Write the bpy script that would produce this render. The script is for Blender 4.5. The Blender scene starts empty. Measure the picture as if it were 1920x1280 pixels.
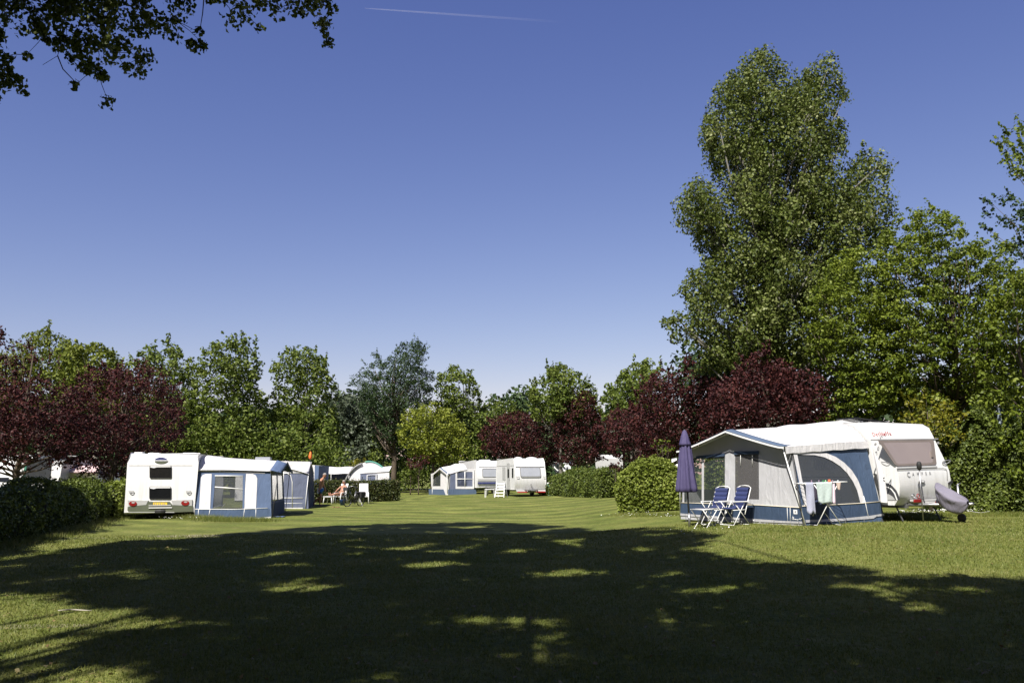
import bpy, math, random
import numpy as np
from mathutils import Vector, Matrix
from mathutils.geometry import tessellate_polygon
R = math.radians
random.seed(7)
rng = np.random.default_rng(7)
sc = bpy.context.scene
COL = sc.collection

# ---------------------------------------------------------------- camera
EYE = 1.6; FPX = 1600.0; PITCH = 8.88; ROLL = -0.25
cam_d = bpy.data.cameras.new('camera'); cam = bpy.data.objects.new('camera', cam_d); COL.objects.link(cam)
cam_d.sensor_width = 36; cam_d.lens = 36 * FPX / 1920; cam_d.clip_start = 0.1; cam_d.clip_end = 40000
CR = Matrix.Rotation(R(90 + PITCH), 3, 'X') @ Matrix.Rotation(R(ROLL), 3, 'Z')
cam.matrix_world = Matrix.Translation((0, 0, EYE)) @ CR.to_4x4()
sc.camera = cam
# ---------------------------------------------------------------- light
SUN_EL, SUN_AZ = 50.0, 25.0                     # sun behind the viewer, 25 degrees to the left
SUN = Vector((-math.sin(R(SUN_AZ)) * math.cos(R(SUN_EL)), -math.cos(R(SUN_AZ)) * math.cos(R(SUN_EL)), math.sin(R(SUN_EL))))
world = bpy.data.worlds.new("World"); sc.world = world; world.use_nodes = True
wn = world.node_tree; bg = wn.nodes['Background']
sky = wn.nodes.new('ShaderNodeTexSky'); sky.sky_type = 'NISHITA'; sky.sun_disc = False
sky.sun_elevation = R(SUN_EL); sky.sun_rotation = R(180 + SUN_AZ)
sky.air_density = 1.0; sky.dust_density = 0.5; sky.ozone_density = 5.0
wm = wn.nodes.new('ShaderNodeMix'); wm.data_type = 'RGBA'; wm.blend_type = 'MULTIPLY'
wm.inputs[0].default_value = 1.0
wn.links.new(sky.outputs[0], wm.inputs[6]); wm.inputs[7].default_value = (1.20, 0.975, 1.04, 1)
# camera-like response of the clear sky: deeper blue overhead, paler towards the horizon
sps = wn.nodes.new('ShaderNodeSeparateColor'); cbs = wn.nodes.new('ShaderNodeCombineColor'); wn.links.new(wm.outputs[2], sps.inputs[0])
for i_, (g_, k_) in enumerate(((1.26, .872), (1.17, .845), (.80, 1.45))):
    mn_ = wn.nodes.new('ShaderNodeMath'); mn_.operation = 'MINIMUM'; mn_.inputs[1].default_value = 11
    pw_ = wn.nodes.new('ShaderNodeMath'); pw_.operation = 'POWER'; pw_.inputs[1].default_value = g_
    mu_ = wn.nodes.new('ShaderNodeMath'); mu_.operation = 'MULTIPLY'; mu_.inputs[1].default_value = k_
    wn.links.new(sps.outputs[i_], mn_.inputs[0]); wn.links.new(mn_.outputs[0], pw_.inputs[0]); wn.links.new(pw_.outputs[0], mu_.inputs[0]); wn.links.new(mu_.outputs[0], cbs.inputs[i_])
wn.links.new(cbs.outputs[0], bg.inputs[0])
bg.inputs[1].default_value = 0.06
sd = bpy.data.lights.new('sun', 'SUN'); sd.energy = 5.0; sd.angle = R(0.53); sd.color = (1.0, 0.955, 0.88)
so = bpy.data.objects.new('sun', sd); COL.objects.link(so)
so.rotation_euler = SUN.to_track_quat('Z', 'Y').to_euler(); so.location = (0, 0, 60)
vs = sc.view_settings; vs.view_transform = 'Standard'; vs.look = 'None'; vs.exposure = 0.9; vs.gamma = 1.0
vs.use_curve_mapping = False
try:
    sc.cycles.max_bounces = 6; sc.cycles.transparent_max_bounces = 16
    sc.cycles.diffuse_bounces = 3; sc.cycles.glossy_bounces = 2; sc.cycles.transmission_bounces = 3
except Exception: pass

# ---------------------------------------------------------------- ground shape and pixel tools
def sm(t):
    t = np.clip(t, 0, 1); return t * t * (3 - 2 * t)
def gz(x, y):
    a = 0.36 * sm((x - 1) / 6.0) * sm((y - 5) / 14.0)
    b = 0.16 * sm((y - 33) / 16.0) * sm((x + 9) / 7.0) * (1 - sm((x - 1) / 6.0))
    return a + b
def ray(px, py):
    d = CR @ Vector(((px - 960) / FPX, (640 - py) / FPX, -1.0))
    return d
def P(px, py, Y):
    d = ray(px, py); k = Y / d.y
    return Vector((d.x * k, Y, EYE + d.z * k))
def G(px, py):
    d = ray(px, py); z = 0.0
    for _ in range(40):
        k = (z - EYE) / d.z; z = 0.5 * z + 0.5 * float(gz(d.x * k, d.y * k))
    return Vector((d.x * k, d.y * k, float(gz(d.x * k, d.y * k))))
def on_ground(px, Y):
    p = P(px, 890, Y); return Vector((p.x, Y, float(gz(p.x, Y))))
class Fr:
    def __init__(s, loc, deg):
        s.loc = Vector(loc); s.deg = deg; s.R = Matrix.Rotation(R(deg), 3, 'Z'); s.Ri = s.R.inverted()
    def L(s, p): return s.Ri @ (Vector(p) - s.loc)
    def W(s, p): return s.R @ Vector(p) + s.loc
    def hit(s, px, py, p0, n):
        o = s.L((0, 0, EYE)); d = s.Ri @ ray(px, py); p0 = Vector(p0); n = Vector(n)
        return o + d * ((p0 - o).dot(n) / d.dot(n))

# ---------------------------------------------------------------- materials
def dim(c):
    return tuple(v * .71 for v in c) if max(c) < .6 else tuple(c)
def newmat(name):
    m = bpy.data.materials.new(name); m.use_nodes = True
    return m, m.node_tree, m.node_tree.nodes['Principled BSDF']
def mat(name, col, rough=0.6, var=0.12, scale=3.0, metal=0.0, bump=0.0, bscale=60.0, spec=0.5, coat=0.0, trans=0.0, streak=0.0):
    """plain procedural surface: colour broken up by two noises, optional bump"""
    col = dim(col)
    m, nt, b = newmat(name); N = nt.nodes; L = nt.links
    tc = N.new('ShaderNodeTexCoord'); nz = N.new('ShaderNodeTexNoise'); nz.inputs['Scale'].default_value = scale
    nz.inputs['Detail'].default_value = 5; L.new(tc.outputs['Object'], nz.inputs['Vector'])
    cr = N.new('ShaderNodeValToRGB'); e = cr.color_ramp.elements
    e[0].position = .3; e[1].position = .7
    e[0].color = (*[c * (1 - var) for c in col], 1); e[1].color = (*[min(1, c * (1 + var)) for c in col], 1)
    L.new(nz.outputs['Fac'], cr.inputs['Fac']); L.new(cr.outputs[0], b.inputs['Base Color'])
    if streak:      # rain streaks and road dirt, stronger low down
        mp = N.new('ShaderNodeMapping'); mp.inputs['Scale'].default_value = (7, 7, .55); L.new(tc.outputs['Object'], mp.inputs['Vector'])
        ns = N.new('ShaderNodeTexNoise'); ns.inputs['Scale'].default_value = 1.6; ns.inputs['Detail'].default_value = 6; L.new(mp.outputs[0], ns.inputs['Vector'])
        sx_ = N.new('ShaderNodeSeparateXYZ'); L.new(tc.outputs['Object'], sx_.inputs[0])
        hz = N.new('ShaderNodeMapRange'); hz.inputs[1].default_value = 1.3; hz.inputs[2].default_value = .3; hz.inputs[3].default_value = .35; hz.inputs[4].default_value = 1.0; L.new(sx_.outputs[2], hz.inputs[0])
        rp = N.new('ShaderNodeMapRange'); rp.inputs[1].default_value = .48; rp.inputs[2].default_value = .72; rp.inputs[4].default_value = streak; L.new(ns.outputs['Fac'], rp.inputs[0])
        ml = N.new('ShaderNodeMath'); ml.operation = 'MULTIPLY'; L.new(rp.outputs[0], ml.inputs[0]); L.new(hz.outputs[0], ml.inputs[1])
        mxx = N.new('ShaderNodeMix'); mxx.data_type = 'RGBA'; L.new(ml.outputs[0], mxx.inputs[0]); L.new(cr.outputs[0], mxx.inputs[6]); mxx.inputs[7].default_value = (.23, .22, .17, 1)
        L.new(mxx.outputs[2], b.inputs['Base Color'])
    b.inputs['Roughness'].default_value = rough; b.inputs['Metallic'].default_value = metal
    b.inputs['Specular IOR Level'].default_value = spec
    b.inputs['Coat Weight'].default_value = coat
    if bump:
        n2 = N.new('ShaderNodeTexNoise'); n2.inputs['Scale'].default_value = bscale; n2.inputs['Detail'].default_value = 4
        L.new(tc.outputs['Object'], n2.inputs['Vector'])
        bp = N.new('ShaderNodeBump'); bp.inputs['Strength'].default_value = bump; bp.inputs['Distance'].default_value = 0.02
        L.new(n2.outputs['Fac'], bp.inputs['Height']); L.new(bp.outputs[0], b.inputs['Normal'])
    if trans:
        tr = N.new('ShaderNodeBsdfTranslucent'); L.new(cr.outputs[0], tr.inputs['Color'])
        mx = N.new('ShaderNodeMixShader'); mx.inputs[0].default_value = trans
        L.new(b.outputs[0], mx.inputs[1]); L.new(tr.outputs[0], mx.inputs[2])
        L.new(mx.outputs[0], N['Material Output'].inputs['Surface'])
    return m
def cloth(name, col, trans=0.12, var=0.06, rough=0.8):
    """tent cloth: soft wrinkles from stretched noise, a little light passing through"""
    col = dim(col)
    m, nt, b = newmat(name); N = nt.nodes; L = nt.links
    tc = N.new('ShaderNodeTexCoord'); mp = N.new('ShaderNodeMapping'); mp.inputs['Scale'].default_value = (2.2, 2.2, .7)
    mp.inputs['Rotation'].default_value = (.2, .35, .1)
    L.new(tc.outputs['Object'], mp.inputs['Vector'])
    nz = N.new('ShaderNodeTexNoise'); nz.inputs['Scale'].default_value = 2.4; nz.inputs['Detail'].default_value = 3; nz.inputs['Distortion'].default_value = 1.2
    L.new(mp.outputs[0], nz.inputs['Vector'])
    n2 = N.new('ShaderNodeTexNoise'); n2.inputs['Scale'].default_value = 1.3; n2.inputs['Detail'].default_value = 6
    L.new(tc.outputs['Object'], n2.inputs['Vector'])
    cr = N.new('ShaderNodeValToRGB'); e = cr.color_ramp.elements; e[0].position = .3; e[1].position = .7
    e[0].color = (*[c * (1 - var) for c in col], 1); e[1].color = (*[min(1, c * (1 + var)) for c in col], 1)
    L.new(n2.outputs['Fac'], cr.inputs['Fac']); L.new(cr.outputs[0], b.inputs['Base Color'])
    b.inputs['Roughness'].default_value = rough
    bp = N.new('ShaderNodeBump'); bp.inputs['Strength'].default_value = 0.4; bp.inputs['Distance'].default_value = 0.08
    L.new(nz.outputs['Fac'], bp.inputs['Height']); L.new(bp.outputs[0], b.inputs['Normal'])
    tr = N.new('ShaderNodeBsdfTranslucent'); L.new(cr.outputs[0], tr.inputs['Color'])
    mx = N.new('ShaderNodeMixShader'); mx.inputs[0].default_value = trans
    L.new(b.outputs[0], mx.inputs[1]); L.new(tr.outputs[0], mx.inputs[2])
    L.new(mx.outputs[0], N['Material Output'].inputs['Surface'])
    return m
def film(name, col=(.5, .5, .5), clear=0.7, rough=0.15, net=0.0):
    """clear foil, tinted pane or mosquito net: partly see-through"""
    col = dim(col)
    m, nt, b = newmat(name); N = nt.nodes; L = nt.links
    b.inputs['Base Color'].default_value = (*col, 1); b.inputs['Roughness'].default_value = rough
    t = N.new('ShaderNodeBsdfTransparent'); mx = N.new('ShaderNodeMixShader')
    nz = N.new('ShaderNodeTexNoise'); nz.inputs['Scale'].default_value = 3; tc = N.new('ShaderNodeTexCoord')
    L.new(tc.outputs['Object'], nz.inputs['Vector'])
    mr = N.new('ShaderNodeMapRange'); mr.inputs['To Min'].default_value = clear - .06; mr.inputs['To Max'].default_value = clear + .06
    L.new(nz.outputs['Fac'], mr.inputs['Value']); L.new(mr.outputs[0], mx.inputs[0])
    L.new(b.outputs[0], mx.inputs[1]); L.new(t.outputs[0], mx.inputs[2]); L.new(mx.outputs[0], N['Material Output'].inputs['Surface'])
    return m
def leafmat(name, cols, rough=0.45, trans=0.25, spec=0.5, clump=0.5):
    """leaves: colour varies leaf by leaf and softly from branch to branch"""
    cols = [tuple(v * .71 for v in c) for c in cols]
    m, nt, b = newmat(name); N = nt.nodes; L = nt.links
    g = N.new('ShaderNodeNewGeometry'); tc = N.new('ShaderNodeTexCoord')
    nz = N.new('ShaderNodeTexNoise'); nz.inputs['Scale'].default_value = clump; nz.inputs['Detail'].default_value = 2
    L.new(tc.outputs['Object'], nz.inputs['Vector'])
    a = N.new('ShaderNodeMath'); a.operation = 'MULTIPLY_ADD'; a.inputs[1].default_value = .75; 
    s = N.new('ShaderNodeMath'); s.operation = 'MULTIPLY_ADD'; s.inputs[1].default_value = 1.0; s.inputs[2].default_value = -.38
    L.new(g.outputs['Random Per Island'], a.inputs[0]); L.new(nz.outputs['Fac'], s.inputs[0]); L.new(s.outputs[0], a.inputs[2])
    cr = N.new('ShaderNodeValToRGB'); e = cr.color_ramp.elements
    while len(e) < len(cols): e.new(.5)
    for i, c in enumerate(cols):
        e[i].position = i / (len(cols) - 1); e[i].color = (*c, 1)
    L.new(a.outputs[0], cr.inputs['Fac']); L.new(cr.outputs[0], b.inputs['Base Color'])
    b.inputs['Roughness'].default_value = rough; b.inputs['Specular IOR Level'].default_value = spec
    tr = N.new('ShaderNodeBsdfTranslucent'); L.new(cr.outputs[0], tr.inputs['Color'])
    mx = N.new('ShaderNodeMixShader'); mx.inputs[0].default_value = trans
    L.new(b.outputs[0], mx.inputs[1]); L.new(tr.outputs[0], mx.inputs[2])
    L.new(mx.outputs[0], N['Material Output'].inputs['Surface'])
    return m

# ---------------------------------------------------------------- object helpers
def tag(o, label=None, cat=None, group=None, kind=None):
    if label: o['label'] = label
    if cat: o['category'] = cat
    if group: o['group'] = group
    if kind: o['kind'] = kind
    return o
def empty(name, loc, deg=0, label=None, cat=None, group=None):
    o = bpy.data.objects.new(name, None); COL.objects.link(o); o.location = loc; o.rotation_euler = (0, 0, R(deg))
    o.empty_display_size = .2
    return tag(o, label, cat, group)
def link_mesh(name, me, mt, parent=None):
    o = bpy.data.objects.new(name, me); COL.objects.link(o)
    if mt: me.materials.append(mt)
    if parent: o.parent = parent
    return o
def np_mesh(name, V, F, smooth=False):
    """V (n,3), F (m,k) with constant k"""
    me = bpy.data.meshes.new(name); V = np.asarray(V, np.float32); F = np.asarray(F, np.int32)
    k = F.shape[1]; me.vertices.add(len(V)); me.vertices.foreach_set('co', V.ravel())
    me.loops.add(F.size); me.loops.foreach_set('vertex_index', F.ravel())
    me.polygons.add(len(F)); me.polygons.foreach_set('loop_start', np.arange(0, F.size, k, dtype=np.int32))
    me.polygons.foreach_set('loop_total', np.full(len(F), k, np.int32))
    if smooth: me.polygons.foreach_set('use_smooth', np.ones(len(F), bool))
    me.update(); me.validate(); return me
def dup(root, loc, deg=None, label=None):
    def rec(o, par):
        c = o.copy(); COL.objects.link(c); c.parent = par
        for k in list(o.children): rec(k, c)
        return c
    r = rec(root, None); r.location = loc
    if deg is not None: r.rotation_euler = (0, 0, R(deg))
    if label: r['label'] = label
    return r
class MB:
    def __init__(s): s.v = []; s.f = []
    def add(s, vs_, fs):
        n = len(s.v); s.v += [tuple(v) for v in vs_]; s.f += [tuple(i + n for i in f) for f in fs]; return s
    def box(s, x0, x1, y0, y1, z0, z1, M=None):
        vs_ = [Vector((x, y, z)) for z in (z0, z1) for y in (y0, y1) for x in (x0, x1)]
        if M is not None: vs_ = [M @ v for v in vs_]
        return s.add(vs_, [(0, 2, 3, 1), (4, 5, 7, 6), (0, 1, 5, 4), (2, 6, 7, 3), (0, 4, 6, 2), (1, 3, 7, 5)])
    def tube(s, pts, r, n=6, cap=True):
        pts = [Vector(p) for p in pts]; m = len(pts)
        rs = r if isinstance(r, (list, tuple)) else [r] * m
        rings = []; up = None
        for i, p in enumerate(pts):
            t = (pts[min(i + 1, m - 1)] - pts[max(i - 1, 0)]).normalized()
            if up is None: up = Vector((0, 0, 1)) if abs(t.z) < .9 else Vector((1, 0, 0))
            a = t.cross(up).normalized(); b = a.cross(t); up = b
            rings.append([p + (a * math.cos(2 * math.pi * k / n) + b * math.sin(2 * math.pi * k / n)) * rs[i] for k in range(n)])
        fs = [(i * n + k, i * n + (k + 1) % n, (i + 1) * n + (k + 1) % n, (i + 1) * n + k) for i in range(m - 1) for k in range(n)]
        if cap: fs += [tuple(range(n))[::-1], tuple((m - 1) * n + k for k in range(n))]
        return s.add([q for r_ in rings for q in r_], fs)
    def ring(s, c, axis, rad, r, n=20, k=5, a0=0, a1=360):
        c = Vector(c); ax = Vector(axis).normalized(); u = ax.orthogonal().normalized(); w = ax.cross(u)
        pts = [c + (u * math.cos(R(a)) + w * math.sin(R(a))) * rad for a in np.linspace(a0, a1, n + 1)]
        return s.tube(pts, r, k, cap=False)
    def lathe(s, c, prof, n=16, axis=(0, 0, 1), wob=None):
        c = Vector(c); ax = Vector(axis).normalized(); u = ax.orthogonal().normalized(); w = ax.cross(u)
        vs_ = []
        for (r, h) in prof:
            for k in range(n):
                a = 2 * math.pi * k / n; rr = r * (wob(a, h) if wob else 1)
                vs_.append(c + ax * h + (u * math.cos(a) + w * math.sin(a)) * rr)
        m = len(prof)
        fs = [(i * n + k, i * n + (k + 1) % n, (i + 1) * n + (k + 1) % n, (i + 1) * n + k) for i in range(m - 1) for k in range(n)]
        fs += [tuple(range(n))[::-1], tuple((m - 1) * n + k for k in range(n))]
        return s.add(vs_, fs)
    def ell(s, c, rx, ry, rz, n=12, m=8, M=None):
        vs_ = []; c = Vector(c)
        for i in range(m + 1):
            t = math.pi * i / m
            for k in range(n):
                a = 2 * math.pi * k / n
                v = Vector((rx * math.sin(t) * math.cos(a), ry * math.sin(t) * math.sin(a), rz * math.cos(t)))
                vs_.append(c + (M @ v if M is not None else v))
        return s.add(vs_, [(i * n + k, (i + 1) * n + k, (i + 1) * n + (k + 1) % n, i * n + (k + 1) % n) for i in range(m) for k in range(n)])
    def slab(s, pts, d, holes=()):
        """flat polygon (with holes) given thickness by vector d"""
        pts = [Vector(p) for p in pts]; holes = [[Vector(p) for p in h] for h in holes]; d = Vector(d)
        loops = [pts] + holes; allp = [p for l in loops for p in l]; n = len(allp)
        # tessellate in 2-D
        nrm = Vector((0, 0, 0))
        for i in range(len(pts)): nrm += (pts[i] - pts[0]).cross(pts[(i + 1) % len(pts)] - pts[0])
        nrm.normalize(); u = nrm.orthogonal().normalized(); w = nrm.cross(u)
        l2 = [[Vector(((p - pts[0]).dot(u), (p - pts[0]).dot(w), 0)) for p in l] for l in loops]
        tri = tessellate_polygon(l2)
        fs = [tuple(t) for t in tri] + [tuple(i + n for i in t[::-1]) for t in tri]
        o = 0
        for l in loops:
            k = len(l); fs += [(o + i, o + (i + 1) % k, o + (i + 1) % k + n, o + i + n) for i in range(k)]; o += k
        return s.add(allp + [p + d for p in allp], fs)
    def grid(s, rows):
        n = len(rows[0]); m = len(rows)
        return s.add([p for r_ in rows for p in r_], [(i * n + k, i * n + k + 1, (i + 1) * n + k + 1, (i + 1) * n + k) for i in range(m - 1) for k in range(n - 1)])
    def build(s, name, mt, parent=None, smooth=False, bevel=0, seg=2, solid=0, sub=0, autosm=None):
        me = bpy.data.meshes.new(name); me.from_pydata(s.v, [], s.f); me.update(); me.validate()
        o = link_mesh(name, me, mt, parent)
        if smooth or bevel: me.polygons.foreach_set('use_smooth', [True] * len(me.polygons))
        if solid:
            md = o.modifiers.new('solid', 'SOLIDIFY'); md.thickness = solid; md.offset = 0
        if bevel:
            md = o.modifiers.new('bevel', 'BEVEL'); md.width = bevel; md.segments = seg; md.limit_method = 'ANGLE'; md.angle_limit = R(35)
            md.harden_normals = True
        if sub:
            md = o.modifiers.new('sub', 'SUBSURF'); md.levels = sub; md.render_levels = sub
        return o
def rr(x0, y0, x1, y1, r, k=4):
    out = []
    for cx, cy, a in ((x1 - r, y0 + r, -90), (x1 - r, y1 - r, 0), (x0 + r, y1 - r, 90), (x0 + r, y0 + r, 180)):
        for i in range(k + 1): out.append((cx + r * math.cos(R(a + 90 * i / k)), cy + r * math.sin(R(a + 90 * i / k))))
    return out
def el(cx, cy, rx, ry, n=20): return [(cx + rx * math.cos(2 * math.pi * i / n), cy + ry * math.sin(2 * math.pi * i / n)) for i in range(n)]
def text_part(name, s, size, mt, parent, M, extrude=.003, shear=0, space=1.0, sx=1.0):
    cu = bpy.data.curves.new(name, 'FONT'); cu.body = s; cu.size = size; cu.extrude = extrude; cu.shear = shear
    cu.align_x = 'LEFT'; cu.space_character = space
    t = bpy.data.objects.new(name + '_tmp', cu); COL.objects.link(t)
    bpy.context.view_layer.update()
    me = bpy.data.meshes.new_from_object(t.evaluated_get(bpy.context.evaluated_depsgraph_get()))
    bpy.data.objects.remove(t); me.transform(M @ Matrix.Diagonal((sx, 1, 1, 1)))
    me.materials.clear(); me.name = name
    return link_mesh(name, me, mt, parent)

# ---------------------------------------------------------------- foliage tools
def nrmz(a): return a / np.maximum(np.linalg.norm(a, axis=1, keepdims=True), 1e-6)
def leaves(c, out, size, up=.5, ob=.6, rnd=.8, asp=.7, fold=.25, hang=0.0):
    """one folded diamond leaf per centre; returns V,F"""
    n = len(c); size = np.broadcast_to(size, (n,)) * rng.uniform(.65, 1.3, n)
    N_ = nrmz(out * ob + rng.normal(size=(n, 3)) * rnd + np.array([0, 0, up]))
    t = nrmz(np.cross(N_, rng.normal(size=(n, 3)) ) - np.array([0, 0, hang])); b = np.cross(N_, t)
    s = size[:, None] * .5
    V = np.stack([c - t * s, c + b * s * asp + N_ * s * fold, c + t * s, c - b * s * asp + N_ * s * fold], 1).reshape(-1, 3)
    i = np.arange(n)[:, None] * 4
    F = np.concatenate([i + [0, 1, 2], i + [0, 2, 3]], 1).reshape(-1, 3)
    return V, F
def clump_points(cen, rad, per, flat=.8, shell=2.6):
    """points spread through blobs"""
    idx = np.repeat(np.arange(len(cen)), per)
    d = nrmz(rng.normal(size=(len(idx), 3))); r = rng.uniform(0, 1, len(idx)) ** (1 / shell)
    off = d * (r * rad[idx])[:, None]; off[:, 2] *= flat
    return cen[idx] + off, d
def inpoly(x, z, poly):
    ins = np.zeros(len(x), bool); n = len(poly)
    for i in range(n):
        x1, z1 = poly[i]; x2, z2 = poly[(i + 1) % n]
        if z1 == z2: continue
        c = ((z1 > z) != (z2 > z)) & (x < (x2 - x1) * (z - z1) / (z2 - z1) + x1)
        ins ^= c
    return ins
def edged(x, z, poly):
    d = np.full(len(x), 1e9); n = len(poly)
    for i in range(n):
        a = np.array(poly[i]); b = np.array(poly[(i + 1) % n]); ab = b - a; L2 = max((ab ** 2).sum(), 1e-9)
        t = np.clip(((x - a[0]) * ab[0] + (z - a[1]) * ab[1]) / L2, 0, 1)
        d = np.minimum(d, np.hypot(x - a[0] - t * ab[0], z - a[1] - t * ab[1]))
    return d
def limbs(mb, base, top, targets, r0, lean=0.1, n=7):
    """tapered trunk from base to top and a bent limb to each target"""
    base = Vector(base); top = Vector(top); H = (top - base).length; K = 7
    spine = []
    for i in range(K + 1):
        t = i / K; p = base.lerp(top, t) + Vector((random.uniform(-1, 1), random.uniform(-1, 1), 0)) * lean * H * .12 * math.sin(math.pi * t)
        spine.append(p)
    rs = [r0 * (1.25 if i == 0 else 1) * (1 - .85 * (i / K)) for i in range(K + 1)]
    mb.tube(spine, rs, n)
    for T in targets:
        T = Vector(T); f = min(.9, max(.18, ((T.z - base.z) / max(H, .1)) * random.uniform(.55, .8)))
        k = f * K; i = int(k); s = spine[i].lerp(spine[min(i + 1, K)], k - i)
        r = max(r0 * .16, r0 * (1 - .85 * f) * .5); mid = s.lerp(T, .5) + Vector((random.uniform(-.1, .1), random.uniform(-.1, .1), -.06)) * (T - s).length
        mb.tube([s, mid, T], [r, r * .6, r * .15], 5)
def tree(name, poly, Y, depth, mt, bark, label, cat='tree', group=None, trunk_px=None, leaf=.25, cr=1.0, nclump=160, per=70,
         up=.5, r0=.2, nlimb=26, sprigs=0, flat=.8, asp=.7, solid_in=True, trunk_top=.85, hang=0.0, gap=1.0, ob=.95, rnd=.6, top_px=None, gk=None, gthr=.9, seed=None):
    global rng
    rng = np.random.default_rng(int(poly[0][0] * 7 + poly[1][1] * 13 + Y * 3) % 99991 if seed is None else seed)
    w = [P(px, py, Y) for px, py in poly]; poly2 = [(p.x, p.z) for p in w]
    xs = [p[0] for p in poly2]; zs = [p[1] for p in poly2]
    tx = P(trunk_px if trunk_px is not None else sum(p[0] for p in poly) / len(poly), 890, Y).x
    base = Vector((tx, Y, float(gz(tx, Y)) - .05))
    C = []
    tries = 0
    while sum(len(c) for c in C) < nclump and tries < 400:
        tries += 1
        x = rng.uniform(min(xs), max(xs), 400); z = rng.uniform(min(zs), max(zs), 400)
        ok = inpoly(x, z, poly2); x = x[ok]; z = z[ok]; d = edged(x, z, poly2)
        keep = rng.uniform(0, 1, len(x)) < np.clip(d / (cr * .55), .18, 1); x, z, d = x[keep], z[keep], d[keep]
        C.append(np.stack([x, z, d], 1))
    C = np.concatenate(C)[:nclump]; nclump = len(C); d = C[:, 2]; dm = max(d.max(), .3)
    hd = depth * np.sqrt(1 - (1 - np.clip(d / dm, 0, 1)) ** 2)
    # most clumps near the lit and visible shell, some inside
    s = rng.uniform(-1, 1, nclump); s = np.sign(s) * np.abs(s) ** .6
    cen = np.stack([C[:, 0], Y + s * hd, C[:, 1]], 1)
    if gk:
        ph_ = rng.uniform(0, 6, 6); q_ = 2 * math.pi / gk
        f_ = (np.sin(cen[:, 0] * q_ + ph_[0] + 1.2 * np.sin(cen[:, 2] * q_ * .5 + ph_[1])) + np.sin(cen[:, 2] * q_ * .8 + ph_[2] + 1.1 * np.sin(cen[:, 0] * q_ * .6 + ph_[3]))
              + .5 * np.sin(cen[:, 1] * q_ * .7 + ph_[4]) + .5 * np.sin((cen[:, 0] + cen[:, 2]) * q_ * 1.9 + ph_[5]))
        k_ = f_ < gthr; cen = cen[k_]; d = d[k_]; nclump = len(cen)
    # relax: push clumps apart so that dark gaps open between lit masses
    best = np.ones(nclump, bool); occ = {}
    for i_ in range(nclump):
        c_ = cen[i_]; kx = tuple((c_ / (cr * 1.0)).astype(int)); ok_ = True
        for ax in (-1, 0, 1):
            for ay in (-1, 0, 1):
                for az in (-1, 0, 1):
                    for o_ in occ.get((kx[0] + ax, kx[1] + ay, kx[2] + az), ()):
                        if ((c_ - o_) ** 2).sum() < (cr * gap) ** 2 and d[i_] > cr * .5: ok_ = False
        if ok_: occ.setdefault(kx, []).append(c_)
        best[i_] = ok_
    cen = cen[best]; d = d[best]; nclump = len(cen)
    rad = np.minimum(cr * rng.uniform(.55, 1.15, nclump), np.maximum(d * 1.15, cr * .25))
    pr = np.maximum((per * (rad / cr) ** 1.7), 6).astype(int)
    pts, out = clump_points(cen, rad, pr, flat)
    if sprigs:
        k = rng.integers(0, nclump, sprigs); dirv = nrmz(cen[k] - np.array([tx, Y, np.mean(zs) * .6])) + rng.normal(size=(sprigs, 3)) * .25
        ln = cr * rng.uniform(.5, 1.1, sprigs); m = 14; t = np.tile(np.linspace(0, 1, m), sprigs); kk = np.repeat(np.arange(sprigs), m)
        sp = cen[k][kk] + dirv[kk] * (ln[kk] * t)[:, None] + rng.normal(size=(len(kk), 3)) * cr * .07
        pts = np.concatenate([pts, sp]); out = np.concatenate([out, nrmz(rng.normal(size=(len(kk), 3)))])
    V, F = leaves(pts, out, leaf, up=up, asp=asp, hang=hang, ob=ob, rnd=rnd)
    root = empty(name, base, 0, label, cat, group)
    link_mesh('crown', np_mesh('crown', V - np.array(base), F), mt, root)
    mb = MB(); top = Vector((np.average(xs) if top_px is None else P(top_px, 890, Y).x, Y, base.z + (max(zs) - base.z) * trunk_top))
    order = rng.permutation(nclump)[:nlimb]
    limbs(mb, (0, 0, 0), top - base, [Vector(cen[i]) - base for i in order], r0)
    mb.build('trunk', bark, root, smooth=True)
    return root
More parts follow.
